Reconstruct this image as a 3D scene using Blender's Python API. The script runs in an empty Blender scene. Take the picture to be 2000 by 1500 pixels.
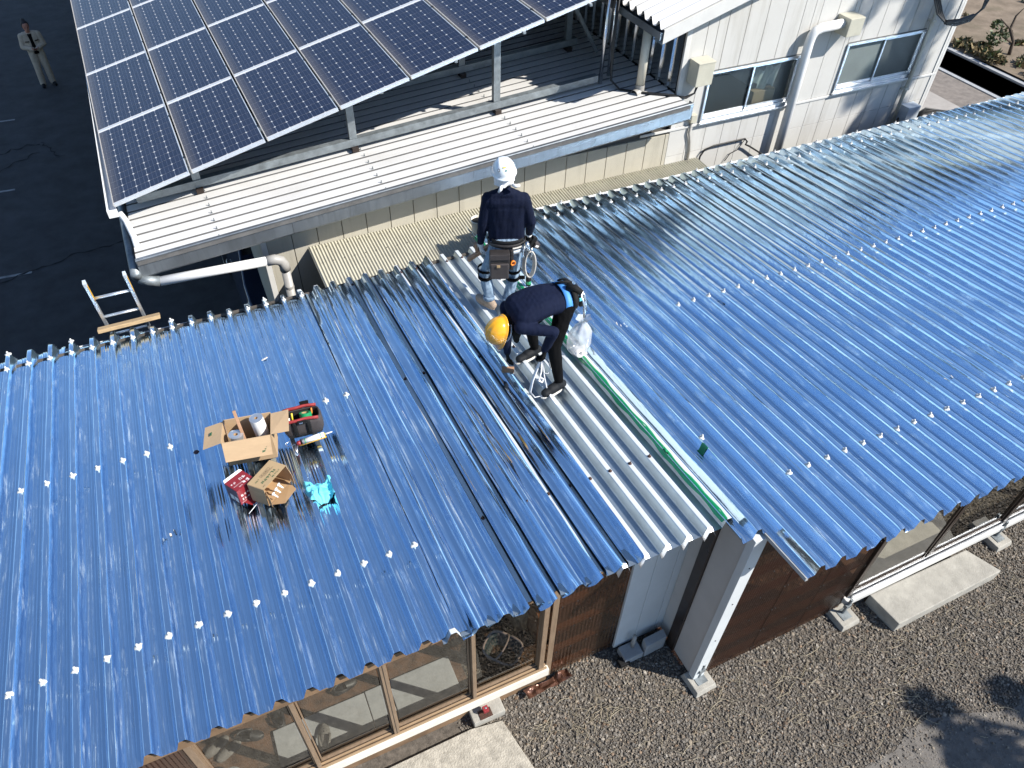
import bpy, bmesh, math, random
import numpy as np
from mathutils import Vector, Matrix, noise

random.seed(7); rng = np.random.default_rng(7)
R = math.radians
SC = bpy.context.scene
COL = SC.collection

# ------------------------------------------------------------------ camera
cam = bpy.data.objects.new('camera', bpy.data.cameras.new('camera'))
COL.objects.link(cam)
cam.location = (2.0578, -3.1496, 7.6293)
cam.rotation_euler = (0.776846, -0.021576, -0.432596)
cam.data.sensor_width = 36.0
cam.data.lens = 36.0 * 1467.353 / 2000.0
cam.data.clip_start = 0.05
cam.data.clip_end = 4000
SC.camera = cam

# ------------------------------------------------------------------ sky and sun
SUN_EL, SUN_AZ = R(41.0), math.atan2(0.766, -0.643)      # azimuth measured from +Y towards +X
world = bpy.data.worlds.new('World'); SC.world = world; world.use_nodes = True
wn = world.node_tree.nodes; wl = world.node_tree.links
wn.clear()
sky = wn.new('ShaderNodeTexSky'); sky.sky_type = 'NISHITA'; sky.sun_disc = False
sky.sun_elevation = SUN_EL; sky.sun_rotation = SUN_AZ
sky.altitude = 300; sky.air_density = 1.0; sky.dust_density = 0.25; sky.ozone_density = 3.0
bg = wn.new('ShaderNodeBackground'); bg.inputs['Strength'].default_value = 0.085
wo = wn.new('ShaderNodeOutputWorld')
wl.new(sky.outputs[0], bg.inputs['Color']); wl.new(bg.outputs[0], wo.inputs['Surface'])
sun = bpy.data.objects.new('sun', bpy.data.lights.new('sun', 'SUN'))
COL.objects.link(sun)
sun.data.energy = 3.7; sun.data.angle = R(0.53); sun.data.color = (1.0, 0.955, 0.88)
tosun = Vector((math.sin(SUN_AZ) * math.cos(SUN_EL), math.cos(SUN_AZ) * math.cos(SUN_EL), math.sin(SUN_EL)))
sun.rotation_euler = tosun.to_track_quat('Z', 'Y').to_euler()
sun.location = tosun * 60

SC.view_settings.view_transform = 'Standard'
SC.view_settings.look = 'None'
SC.view_settings.exposure = 1.1
SC.view_settings.gamma = 1.0
SC.cycles.max_bounces = 10
SC.cycles.transparent_max_bounces = 16
SC.cycles.caustics_reflective = False; SC.cycles.caustics_refractive = False

# ------------------------------------------------------------------ materials
MT = {}
def nodes(name):
    m = bpy.data.materials.new(name); m.use_nodes = True
    nt = m.node_tree
    return m, nt, nt.nodes, nt.links, nt.nodes['Principled BSDF']

def mat(name, col, rough=0.6, metal=0.0, var=0.12, vscale=4.0, bump=0.0, bscale=60.0, stretch=(1, 1, 1),
        col2=None, rvar=0.0, spec=0.5, coat=0.0, sub=None, dirt=None, dscale=1.3, dst=(1, 1, 1)):
    m, nt, N, L, P = nodes(name)
    tc = N.new('ShaderNodeTexCoord'); mp = N.new('ShaderNodeMapping'); mp.inputs['Scale'].default_value = stretch
    L.new(tc.outputs['Object'], mp.inputs['Vector'])
    n1 = N.new('ShaderNodeTexNoise'); n1.inputs['Scale'].default_value = vscale; n1.inputs['Detail'].default_value = 6
    n1.inputs['Roughness'].default_value = 0.65
    L.new(mp.outputs[0], n1.inputs['Vector'])
    mx = N.new('ShaderNodeMix'); mx.data_type = 'RGBA'
    c2 = col2 if col2 else tuple(c * (1 - var * 2) for c in col)
    mx.inputs['A'].default_value = (*c2, 1); mx.inputs['B'].default_value = (*[min(1, c * (1 + var * .4)) for c in col], 1)
    rp = N.new('ShaderNodeMapRange'); rp.inputs['From Min'].default_value = 0.3; rp.inputs['From Max'].default_value = 0.7
    L.new(n1.outputs['Fac'], rp.inputs['Value']); L.new(rp.outputs[0], mx.inputs['Factor'])
    out = mx.outputs['Result']
    if dirt:
        n3 = N.new('ShaderNodeTexNoise'); n3.inputs['Scale'].default_value = dscale; n3.inputs['Detail'].default_value = 8
        n3.inputs['Roughness'].default_value = 0.7
        mp3 = N.new('ShaderNodeMapping'); mp3.inputs['Scale'].default_value = dst
        L.new(tc.outputs['Object'], mp3.inputs['Vector']); L.new(mp3.outputs[0], n3.inputs['Vector'])
        r3 = N.new('ShaderNodeMapRange'); r3.inputs['From Min'].default_value = 0.52; r3.inputs['From Max'].default_value = 0.72
        L.new(n3.outputs['Fac'], r3.inputs['Value'])
        mm = N.new('ShaderNodeMath'); mm.operation = 'MULTIPLY'; mm.inputs[1].default_value = dirt[3]
        L.new(r3.outputs[0], mm.inputs[0])
        m2 = N.new('ShaderNodeMix'); m2.data_type = 'RGBA'; m2.inputs['B'].default_value = (*dirt[:3], 1)
        L.new(out, m2.inputs['A']); L.new(mm.outputs[0], m2.inputs['Factor']); out = m2.outputs['Result']
    L.new(out, P.inputs['Base Color'])
    P.inputs['Roughness'].default_value = rough; P.inputs['Metallic'].default_value = metal
    P.inputs['Specular IOR Level'].default_value = spec
    P.inputs['Coat Weight'].default_value = coat
    if rvar:
        r2 = N.new('ShaderNodeMapRange'); r2.inputs['To Min'].default_value = max(0.02, rough - rvar); r2.inputs['To Max'].default_value = min(1, rough + rvar)
        r2.inputs['From Min'].default_value = 0.3; r2.inputs['From Max'].default_value = 0.7
        L.new(n1.outputs['Fac'], r2.inputs['Value']); L.new(r2.outputs[0], P.inputs['Roughness'])
    if bump:
        n2 = N.new('ShaderNodeTexNoise'); n2.inputs['Scale'].default_value = bscale; n2.inputs['Detail'].default_value = 4
        L.new(mp.outputs[0], n2.inputs['Vector'])
        b = N.new('ShaderNodeBump'); b.inputs['Strength'].default_value = bump; b.inputs['Distance'].default_value = 0.01
        L.new(n2.outputs['Fac'], b.inputs['Height']); L.new(b.outputs[0], P.inputs['Normal'])
    MT[name] = m
    return m

def glass(name, tint=(0.86, 0.9, 0.88), refl=0.06, rough=0.02, diffuse=None, dfac=0.1):
    m, nt, N, L, P = nodes(name)
    N.remove(P); out = N['Material Output']
    tr = N.new('ShaderNodeBsdfTransparent'); tr.inputs[0].default_value = (*tint, 1)
    gl = N.new('ShaderNodeBsdfGlossy'); gl.inputs['Roughness'].default_value = rough
    lw = N.new('ShaderNodeLayerWeight'); lw.inputs[0].default_value = 0.5
    pw = N.new('ShaderNodeMath'); pw.operation = 'POWER'; pw.inputs[1].default_value = 4.0
    L.new(lw.outputs['Facing'], pw.inputs[0])
    ad = N.new('ShaderNodeMath'); ad.operation = 'MULTIPLY_ADD'; ad.use_clamp = True; ad.inputs[1].default_value = .8; ad.inputs[2].default_value = refl + .04
    L.new(pw.outputs[0], ad.inputs[0])
    mx = N.new('ShaderNodeMixShader')
    base = tr.outputs[0]
    if diffuse:
        df = N.new('ShaderNodeBsdfDiffuse'); df.inputs[0].default_value = (*diffuse, 1)
        m2 = N.new('ShaderNodeMixShader'); m2.inputs[0].default_value = dfac
        L.new(tr.outputs[0], m2.inputs[1]); L.new(df.outputs[0], m2.inputs[2]); base = m2.outputs[0]
    L.new(ad.outputs[0], mx.inputs[0]); L.new(base, mx.inputs[1]); L.new(gl.outputs[0], mx.inputs[2])
    L.new(mx.outputs[0], out.inputs['Surface'])
    MT[name] = m
    return m

def foil_material(name, rough, bumpk, glint=0.5, sscale=20, lo=.55):
    m, nt, N, L, P = nodes(name)
    tc = N.new('ShaderNodeTexCoord')
    def ns(scale, st, detail=4, rough_=0.55):
        mp = N.new('ShaderNodeMapping'); mp.inputs['Scale'].default_value = st
        L.new(tc.outputs['Object'], mp.inputs['Vector'])
        n = N.new('ShaderNodeTexNoise'); n.inputs['Scale'].default_value = scale; n.inputs['Detail'].default_value = detail
        n.inputs['Roughness'].default_value = rough_
        L.new(mp.outputs[0], n.inputs['Vector']); return n.outputs['Fac']
    # mirror film, dusty and scuffed; pale streaks along the ribs paint in white reflections
    st = ns(sscale, (3.2, 0.14, 1), 7, 0.66); cl = ns(1.3, (1, .7, 1), 5, 0.6); fl = ns(34, (1.6, .8, 1), 4, .6)
    def mr(src, a0, a1, t0, t1):
        r = N.new('ShaderNodeMapRange'); r.inputs['From Min'].default_value = a0; r.inputs['From Max'].default_value = a1
        r.inputs['To Min'].default_value = t0; r.inputs['To Max'].default_value = t1; L.new(src, r.inputs['Value']); return r.outputs[0]
    def mth(op, x, y):
        q = N.new('ShaderNodeMath'); q.operation = op; q.use_clamp = True
        for i, z in enumerate((x, y)):
            if isinstance(z, (int, float)): q.inputs[i].default_value = z
            else: L.new(z, q.inputs[i])
        return q.outputs[0]
    oi = N.new('ShaderNodeObjectInfo')
    streak = mth('MULTIPLY', mr(st, lo, lo + .15, 0, glint), mr(cl, .35, .62, .25, 1.0))
    fleck = mr(fl, .68, .76, 0, glint * .6)
    film = mth('MULTIPLY', mr(cl, .3, .7, .004, .030), mr(oi.outputs['Random'], 0, 1, .7, 1.3))
    dust_glint = mth('ADD', mth('ADD', streak, fleck), film)
    mx = N.new('ShaderNodeMix'); mx.data_type = 'RGBA'
    mx.inputs['A'].default_value = (0.66, 0.84, 1.0, 1); mx.inputs['B'].default_value = (0.56, 0.60, 0.64, 1)
    L.new(dust_glint, mx.inputs['Factor']); L.new(mx.outputs['Result'], P.inputs['Base Color'])
    L.new(mr(dust_glint, 0, 1, 1.0, .05), P.inputs['Metallic'])
    L.new(mr(dust_glint, 0, .6, rough, rough + .3), P.inputs['Roughness'])
    a = ns(15, (2.0, 0.40, 1), 3); b = ns(5, (2.0, 0.9, 1), 3); c = ns(150, (1, 1, 1), 2)
    ad = N.new('ShaderNodeMath'); ad.operation = 'MULTIPLY_ADD'; ad.inputs[1].default_value = 2.2
    L.new(b, ad.inputs[0]); L.new(a, ad.inputs[2])
    ad2 = N.new('ShaderNodeMath'); ad2.operation = 'MULTIPLY_ADD'; ad2.inputs[1].default_value = 0.05
    L.new(c, ad2.inputs[0]); L.new(ad.outputs[0], ad2.inputs[2])
    bp = N.new('ShaderNodeBump'); bp.inputs['Strength'].default_value = bumpk; bp.inputs['Distance'].default_value = 0.01
    L.new(ad2.outputs[0], bp.inputs['Height']); L.new(bp.outputs[0], P.inputs['Normal'])
    MT[name] = m
    return m

foil_material('foil', 0.12, 0.11, 0.42)
foil_material('foil_loose', 0.10, 0.06, 0.55, 12, .54)
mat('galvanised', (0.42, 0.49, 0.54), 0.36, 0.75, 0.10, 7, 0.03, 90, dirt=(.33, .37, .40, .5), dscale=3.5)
mat('sunlit_zinc', (0.66, 0.69, 0.70), 0.45, 0.10, 0.05, 9, 0.03, 90, (1, .3, 1), dirt=(.5, .53, .55, .4), dscale=4)
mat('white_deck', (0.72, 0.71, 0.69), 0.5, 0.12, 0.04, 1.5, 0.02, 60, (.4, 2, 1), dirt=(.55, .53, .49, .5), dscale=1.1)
mat('grey_deck', (0.66, 0.67, 0.68), 0.5, 0.2, 0.06, 2, 0.02, 60, dirt=(.4, .4, .4, .5), dscale=1.1)
mat('fascia_metal', (0.29, 0.315, 0.34), 0.45, 0.7, 0.2, 1.6, 0.03, 30, (1, 1, .35), rvar=.12, dirt=(.16, .17, .18, .7), dscale=5, dst=(3, 3, .3))
mat('galv_steel', (0.27, 0.30, 0.315), 0.5, 0.5, 0.2, 9, 0.03, 60, rvar=.12)
mat('cream_siding', (0.46, 0.43, 0.355), 0.75, 0, 0.05, 2.5, 0.25, 160, dirt=(.29, .265, .21, .55), dscale=2, dst=(2.2, 2.2, .25))
mat('white_siding', (0.57, 0.56, 0.53), 0.72, 0, 0.03, 2.0, 0.22, 170, dirt=(.36, .34, .30, .6), dscale=1.7, dst=(2.2, 2.2, .22))
mat('joint_dark', (0.10, 0.095, 0.085), 0.9, 0, 0.1, 5)
mat('trim_white', (0.66, 0.65, 0.62), 0.5, 0, 0.05, 4)
mat('ivory_plastic', (0.52, 0.495, 0.40), 0.45, 0, 0.08, 5)
mat('white_pvc', (0.80, 0.80, 0.79), 0.35, 0, 0.05, 4)
mat('grey_pvc', (0.36, 0.345, 0.32), 0.45, 0, 0.08, 6)
mat('beige_pvc', (0.60, 0.57, 0.48), 0.45, 0, 0.08, 6)
mat('black_rubber', (0.012, 0.012, 0.013), 0.55, 0, 0.2, 6)
mat('aluminium', (0.72, 0.74, 0.76), 0.36, 0.8, 0.06, 8, rvar=.08)
mat('panel_frame', (0.78, 0.80, 0.82), 0.4, 0.55, 0.04, 6)
mat('wood_frame', (0.25, 0.175, 0.115), 0.5, 0, 0.15, 6, 0.1, 40, (8, 8, 1))
mat('wood_rail', (0.36, 0.25, 0.15), 0.5, 0, 0.12, 6, 0.1, 40, (1, 8, 8))
mat('dark_frame', (0.040, 0.026, 0.020), 0.35, 0.2, 0.2, 5, rvar=.1)
mat('wood_white', (0.72, 0.68, 0.6), 0.6, 0, 0.06, 6, .1, 50)
mat('shed_panel', (0.62, 0.65, 0.66), 0.5, 0.0, 0.04, 3, .03, 80)
mat('shed_grey', (0.50, 0.48, 0.46), 0.55, 0.0, 0.05, 3, .03, 80)
mat('timber', (0.50, 0.35, 0.19), 0.65, 0, 0.2, 6, .25, 30, (1.2, 9, 9))
mat('timber_red', (0.42, 0.24, 0.14), 0.65, 0, 0.15, 12, .2, 40)
mat('plywood', (0.24, 0.15, 0.085), 0.7, 0, 0.25, 3)
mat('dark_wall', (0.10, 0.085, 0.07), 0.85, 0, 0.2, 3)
mat('concrete', (0.44, 0.42, 0.38), 0.85, 0, 0.12, 5, .35, 110, dirt=(.27, .26, .24, .6), dscale=7)
mat('concrete_pale', (0.40, 0.38, 0.335), 0.85, 0, 0.14, 6, .45, 90, dirt=(.22, .21, .185, .7), dscale=4.5)
mat('concrete_grey', (0.36, 0.37, 0.38), 0.85, 0, 0.1, 6, .25, 120, dirt=(.22, .22, .22, .5), dscale=9)
mat('concrete_rough', (0.46, 0.42, 0.35), 0.92, 0, 0.2, 12, .9, 60, dirt=(.2, .18, .15, .7), dscale=9)
mat('asphalt', (0.046, 0.048, 0.052), 0.88, 0, 0.25, 2.2, .4, 220, dirt=(.062, .062, .066, .6), dscale=.7)
mat('line_paint', (0.34, 0.34, 0.33), 0.8, 0, 0.3, 7)
mat('crack', (0.010, 0.010, 0.011), 0.95)
mat('gravel_bed', (0.15, 0.128, 0.105), 0.95, 0, 0.3, 18, .9, 130)
mat('soil_rust', (0.14, 0.072, 0.038), 0.95, 0, 0.35, 9, .8, 90, col2=(.05, .03, .02))
mat('sand', (0.215, 0.165, 0.118), 0.95, 0, 0.25, 1.6, .8, 35, col2=(.12, .09, .06), dirt=(.12, .10, .06, .7), dscale=.9)
mat('path_gravel', (0.22, 0.19, 0.165), 0.95, 0, 0.2, 5, .6, 90)
mat('path_concrete', (0.36, 0.33, 0.30), 0.9, 0, 0.12, 2, .3, 60)
mat('field', (0.13, 0.13, 0.115), 0.95, 0, 0.3, .05, .3, 1)
mat('sealant_white', (0.64, 0.64, 0.62), 0.55, 0, 0.04, 40, .2, 90)
mat('rust', (0.085, 0.035, 0.022), 0.7, 0.1, 0.3, 60, .3, 120)
mat('green_tape', (0.015, 0.30, 0.115), 0.38, 0, 0.15, 20, .1, 60)
mat('cardboard', (0.47, 0.325, 0.19), 0.8, 0, 0.05, 6, .1, 60, (1, 1, 6))
mat('cardboard_in', (0.42, 0.265, 0.135), 0.85, 0, 0.06, 6)
mat('cardboard_dark', (0.40, 0.28, 0.15), 0.8, 0, 0.06, 6)
mat('carton_red', (0.235, 0.018, 0.024), 0.45, 0, 0.05, 6)
mat('carton_navy', (0.05, 0.02, 0.03), 0.45, 0, 0.05, 6)
mat('print_white', (0.82, 0.80, 0.78), 0.5, 0, 0.02)
mat('print_green', (0.03, 0.11, 0.045), 0.6, 0, 0.1)
mat('print_dark', (0.05, 0.04, 0.03), 0.6, 0, 0.1)
mat('print_yellow', (0.75, 0.58, 0.05), 0.5, 0, 0.05)
mat('print_teal', (0.02, 0.16, 0.12), 0.5, 0, 0.05)
mat('bag_black', (0.009, 0.009, 0.010), 0.75, 0, 0.2, 20, .3, 200, spec=.25)
mat('bag_grey', (0.050, 0.042, 0.043), 0.8, 0, 0.12, 20, .3, 200)
mat('bag_red', (0.32, 0.03, 0.03), 0.6, 0, 0.12, 20, .2, 200)
mat('yellow_paint', (0.72, 0.40, 0.05), 0.4, 0, 0.05)
mat('helmet_yellow', (0.85, 0.40, 0.015), 0.22, 0, 0.05, 12, coat=.6, dirt=(.55, .24, .02, .5), dscale=14)
mat('helmet_white', (0.78, 0.82, 0.86), 0.25, 0, 0.03, 12, coat=.5)
mat('navy_shirt', (0.0055, 0.009, 0.026), 0.85, 0, 0.15, 14, .25, 300, spec=.15)
mat('navy_shirt_b', (0.006, 0.010, 0.030), 0.85, 0, 0.12, 10, .2, 300, spec=.15)
mat('black_cloth', (0.004, 0.004, 0.0045), 0.9, 0, 0.2, 14, .3, 300, spec=.1)
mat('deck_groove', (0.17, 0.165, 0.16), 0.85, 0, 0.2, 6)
mat('denim', (0.34, 0.45, 0.56), 0.85, 0, 0.2, 20, .4, 240, (1, 1, .5), col2=(.045, .09, .17))
mat('skin', (0.46, 0.20, 0.13), 0.55, 0, 0.08, 20)
mat('hair', (0.018, 0.012, 0.010), 0.6, 0, 0.2, 40, .5, 150)
mat('shoe_tan', (0.36, 0.27, 0.20), 0.75, 0, 0.15, 30, .3, 150)
mat('shoe_black', (0.010, 0.012, 0.015), 0.7, 0, 0.2, 20, .2, 150, spec=.25)
mat('sole_white', (0.75, 0.73, 0.68), 0.6, 0, 0.05)
mat('glove_white', (0.78, 0.78, 0.77), 0.85, 0, 0.06, 30, .3, 250)
mat('glove_black', (0.006, 0.006, 0.006), 0.8, 0, 0.1, 30, .3, 250, spec=.15)
mat('towel_white', (0.80, 0.80, 0.82), 0.9, 0, 0.05, 30, .4, 250)
mat('beige_work', (0.56, 0.45, 0.33), 0.85, 0, 0.1, 10, .25, 250)
mat('belt_leather', (0.022, 0.018, 0.018), 0.65, 0, 0.2, 20, .3, 150)
mat('belt_blue', (0.07, 0.28, 0.68), 0.6, 0, 0.05)
mat('belt_pale', (0.50, 0.56, 0.62), 0.6, 0, 0.05)
mat('steel', (0.62, 0.63, 0.64), 0.25, 1.0, 0.06, 20)
mat('rope_pale', (0.60, 0.57, 0.52), 0.85, 0, 0.1, 40, .4, 200)
mat('strap_white', (0.80, 0.81, 0.84), 0.6, 0, 0.04)
mat('orange', (0.75, 0.22, 0.02), 0.5)
mat('cyan_cloth', (0.16, 0.66, 0.80), 0.7, 0, 0.1, 12)
mat('car_paint', (0.022, 0.034, 0.065), 0.2, 0.3, 0.05, 4, coat=1.0)
mat('car_glass', (0.012, 0.014, 0.017), 0.08, 0, 0.05)
mat('basket_blue', (0.07, 0.16, 0.22), 0.5, 0, 0.1)
mat('shoe_grey', (0.17, 0.16, 0.15), 0.7, 0, 0.1, 30)
mat('croc_black', (0.02, 0.02, 0.022), 0.5, 0, 0.1, 30)
mat('bark', (0.10, 0.075, 0.055), 0.95, 0, 0.3, 12, .8, 40, (1, 1, .3))
mat('leaf_dark', (0.045, 0.075, 0.028), 0.55, 0, 0.3, 5)
mat('leaf_mid', (0.075, 0.105, 0.03), 0.55, 0, 0.3, 5)
mat('dry_grass', (0.26, 0.20, 0.10), 0.85, 0, 0.3, 5)
mat('straw', (0.47, 0.40, 0.28), 0.8, 0, 0.2, 20)
mat('copper_film', (0.16, 0.075, 0.05), 0.3, 0.4, 0.3, 12, .3, 40)
mat('ditch_dark', (0.06, 0.055, 0.05), 0.9, 0, 0.2, 4)
mat('room_dark', (0.055, 0.065, 0.065), 0.9, 0, 0.2, 2)
mat('curtain', (0.75, 0.80, 0.78), 0.9, 0, 0.1, 3)
mat('frosted', (0.17, 0.20, 0.195), 0.6, 0, 0.1, 2)
mat('frosted_dark', (0.05, 0.06, 0.06), 0.5, 0, 0.1, 2)
glass('window_glass', (0.78, 0.78, 0.74), 0.0)
glass('window_glass_pale', (0.88, 0.90, 0.88), 0.05)
glass('brown_poly', (0.55, 0.36, 0.24), 0.02, 0.15, (0.085, 0.042, 0.025), 0.38)
glass('dark_poly', (0.36, 0.20, 0.135), 0.02, 0.15, (0.05, 0.022, 0.015), 0.42)
glass('clear_plastic', (0.93, 0.94, 0.95), 0.10, 0.12, (0.8, 0.82, 0.84), 0.42)
glass('green_tape_thin', (0.22, 0.80, 0.45), 0.05, 0.15, (0.01, 0.36, 0.13), 0.72)

# ------------------------------------------------------------------ object helpers
WORG = {}
def V(*a): return Vector(a)

def put(name, me, m=None, parent=None, loc=None, rot=None, smooth=None):
    o = bpy.data.objects.new(name, me); COL.objects.link(o)
    if m is not None and len(me.materials) == 0:
        me.materials.append(MT[m] if isinstance(m, str) else m)
    if parent is not None:
        o.parent = parent
        po = WORG[parent.name]
    else:
        po = Vector((0, 0, 0))
    w = Vector(loc) if loc is not None else Vector((0, 0, 0))
    o.location = w - po
    if rot is not None:
        o.rotation_mode = 'XYZ'; o.rotation_euler = rot
    WORG[o.name] = w
    if smooth is not None:
        me.polygons.foreach_set('use_smooth', [smooth] * len(me.polygons))
    return o

def thing(name, label, cat, loc, group=None):
    o = bpy.data.objects.new(name, None); COL.objects.link(o)
    o.empty_display_size = 0.2; o.location = loc; WORG[o.name] = Vector(loc)
    tag(o, label, cat, group)
    return o

def tag(o, label, cat=None, group=None):
    o['label'] = label
    if cat: o['category'] = cat
    if group: o['group'] = group
    return o

def structure(o):
    o['kind'] = 'structure'; return o

def stuff(o, label=None, cat=None):
    o['kind'] = 'stuff'
    if label: o['label'] = label
    if cat: o['category'] = cat
    return o

def mesh(name, v, f, smooth=False):
    me = bpy.data.meshes.new(name)
    me.from_pydata([tuple(p) for p in v], [], f)
    me.update()
    if smooth: me.polygons.foreach_set('use_smooth', [True] * len(me.polygons))
    return me

def base_it(me):
    """move a world-space mesh so that its origin is its base centre; returns that point"""
    n = len(me.vertices); c = np.empty(n * 3); me.vertices.foreach_get('co', c); c = c.reshape(-1, 3)
    b = np.array([(c[:, 0].min() + c[:, 0].max()) / 2, (c[:, 1].min() + c[:, 1].max()) / 2, c[:, 2].min()])
    me.vertices.foreach_set('co', (c - b).ravel()); me.update()
    return Vector(b)

def solo(name, me, m, label, cat, group=None, smooth=None):
    b = base_it(me)
    return tag(put(name, me, m, None, b, None, smooth), label, cat, group)

class MB:
    """collects shapes into one mesh"""
    def __init__(s): s.v = []; s.f = []; s.mi = []
    def add(s, v, f, mi=0):
        b = len(s.v); s.v += [tuple(p) for p in v]; s.f += [tuple(i + b for i in q) for q in f]; s.mi += [mi] * len(f); return s
    def box(s, lo, hi, mi=0, M=None):
        x0, y0, z0 = lo; x1, y1, z1 = hi
        v = [(x0, y0, z0), (x1, y0, z0), (x1, y1, z0), (x0, y1, z0), (x0, y0, z1), (x1, y0, z1), (x1, y1, z1), (x0, y1, z1)]
        if M is not None: v = [M @ Vector(p) for p in v]
        return s.add(v, [(3, 2, 1, 0), (4, 5, 6, 7), (0, 1, 5, 4), (1, 2, 6, 5), (2, 3, 7, 6), (3, 0, 4, 7)], mi)
    def tube(s, pts, r, n=10, mi=0, cap=True, flat=1.0):
        pts = [Vector(p) for p in pts]; k = len(pts)
        rs = r if isinstance(r, (list, tuple)) else [r] * k
        up = None; v = []; f = []
        for i, p in enumerate(pts):
            d = (pts[min(i + 1, k - 1)] - pts[max(i - 1, 0)]).normalized()
            if up is None:
                up = d.orthogonal().normalized() if abs(d.z) > .9 else Vector((0, 0, 1)).cross(d).normalized()
            up = (up - d * up.dot(d)).normalized(); w = d.cross(up)
            for j in range(n):
                a = 2 * math.pi * j / n
                v.append(p + (up * math.cos(a) + w * math.sin(a) * flat) * rs[i])
        for i in range(k - 1):
            for j in range(n):
                a = i * n + j; b = i * n + (j + 1) % n
                f.append((a, b, b + n, a + n))
        if cap:
            f.append(tuple(range(n - 1, -1, -1))); f.append(tuple((k - 1) * n + j for j in range(n)))
        return s.add(v, f, mi)
    def lathe(s, prof, M=None, n=20, mi=0):
        v = []; f = []; k = len(prof)
        for r, z in prof:
            for j in range(n):
                a = 2 * math.pi * j / n; v.append(Vector((r * math.cos(a), r * math.sin(a), z)))
        if M is not None: v = [M @ p for p in v]
        for i in range(k - 1):
            for j in range(n):
                a = i * n + j; b = i * n + (j + 1) % n
                f.append((a, b, b + n, a + n))
        return s.add(v, f, mi)
    def prism(s, poly, a, b, axis='X', mi=0):
        n = len(poly)
        def P(p, t): return {'X': (t, p[0], p[1]), 'Y': (p[0], t, p[1]), 'Z': (p[0], p[1], t)}[axis]
        v = [P(p, a) for p in poly] + [P(p, b) for p in poly]
        f = [tuple(range(n - 1, -1, -1)), tuple(range(n, 2 * n))] + [(i, (i + 1) % n, n + (i + 1) % n, n + i) for i in range(n)]
        return s.add(v, f, mi)
    def me(s, name='mesh', smooth=False, bevel=0, mats=None, fix=True):
        me = mesh(name, s.v, s.f, smooth)
        if fix or bevel:
            bm = bmesh.new(); bm.from_mesh(me)
            for i, fc in enumerate(bm.faces): fc.material_index = s.mi[i]
            if fix: bmesh.ops.recalc_face_normals(bm, faces=bm.faces)
            if bevel:
                bmesh.ops.bevel(bm, geom=list(bm.edges), offset=bevel, segments=2, affect='EDGES', profile=.6)
            bm.to_mesh(me); bm.free()
        if mats:
            for q in mats: me.materials.append(MT[q])
        if smooth: me.polygons.foreach_set('use_smooth', [True] * len(me.polygons))
        return me
    def build(s, name, m, parent=None, smooth=False, bevel=0, mats=None):
        return put(name, s.me(name, smooth, bevel, mats), m, parent)

def bx(name, lo, hi, m, parent=None, bevel=0.0):
    return MB().box(lo, hi).build(name, m, parent, bevel=bevel)

def grid_faces(nx, ny):
    i = np.arange(nx - 1)[:, None] * ny + np.arange(ny - 1)[None, :]
    i = i.ravel()
    return np.stack([i, i + ny, i + ny + 1, i + 1], 1)

def np_mesh(name, v, f, smooth=True):
    me = bpy.data.meshes.new(name)
    v = np.asarray(v, np.float32); f = np.asarray(f, np.int32)
    me.vertices.add(len(v)); me.vertices.foreach_set('co', v.ravel())
    k = f.shape[1]
    me.loops.add(f.size); me.loops.foreach_set('vertex_index', f.ravel())
    me.polygons.add(len(f)); me.polygons.foreach_set('loop_start', np.arange(len(f), dtype=np.int32) * k)
    me.polygons.foreach_set('loop_total', np.full(len(f), k, np.int32))
    me.polygons.foreach_set('use_smooth', np.full(len(f), smooth))
    me.update(calc_edges=True); me.validate()
    return me

def vnoise(x, y, seed=0):
    """cheap smooth value noise for arrays"""
    xi = np.floor(x).astype(int); yi = np.floor(y).astype(int); xf = x - xi; yf = y - yi
    def h(a, b):
        n = (a * 374761393 + b * 668265263 + seed * 1442695041) & 0xffffffff
        n = ((n ^ (n >> 13)) * 1274126177) & 0xffffffff
        return ((n ^ (n >> 16)) & 0xffff) / 65535.0
    u = xf * xf * (3 - 2 * xf); w = yf * yf * (3 - 2 * yf)
    return (h(xi, yi) * (1 - u) + h(xi + 1, yi) * u) * (1 - w) + (h(xi, yi + 1) * (1 - u) + h(xi + 1, yi + 1) * u) * w - 0.5

# ------------------------------------------------------------------ shed roof geometry
TH = 0.10603; RZ = 2.62; CT, ST = math.cos(TH), math.sin(TH)
def rp(X, s, h=0.0):
    return Vector((X, s * CT + h * ST, RZ - s * ST + h * CT))
def rp_np(X, s, h):
    return np.stack([X, s * CT + h * ST, RZ - s * ST + h * CT], -1)
RIB_H = 0.085
def rib_h(d, H=RIB_H, bead=True):
    """height below the crest plane for distance d from the crest line (m)"""
    d = np.abs(d)
    t = np.clip((d - 0.020) / 0.036, 0, 1)
    t = t * t * (3 - 2 * t) * .35 + t * .65
    h = -H * t
    if bead: h = h + 0.005 * np.exp(-((d - 0.1) / 0.008) ** 2) + 0.003 * np.exp(-((d - 0.078) / 0.005) ** 2)
    return h
OFFS = [0.0, 0.014, 0.019, 0.0215, 0.027, 0.038, 0.050, 0.0542, 0.0575, 0.065, 0.075, 0.078, 0.081, 0.088, 0.094, 0.0999]
def rib_columns(x0, x1, phase, pitch):
    xs = [x0, x1]
    k0 = int(math.floor((x0 - phase) / pitch)) - 1; k1 = int(math.ceil((x1 - phase) / pitch)) + 1
    for k in range(k0, k1 + 1):
        c = phase + k * pitch
        for o in OFFS:
            for sg in (-1, 1):
                x = c + sg * o * pitch / 0.2
                if x0 < x < x1: xs.append(x)
    xs = np.unique(np.round(np.array(xs), 4))
    return xs
def nearest_crest(x, phase, pitch):
    return x - (np.round((x - phase) / pitch) * pitch + phase)

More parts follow.
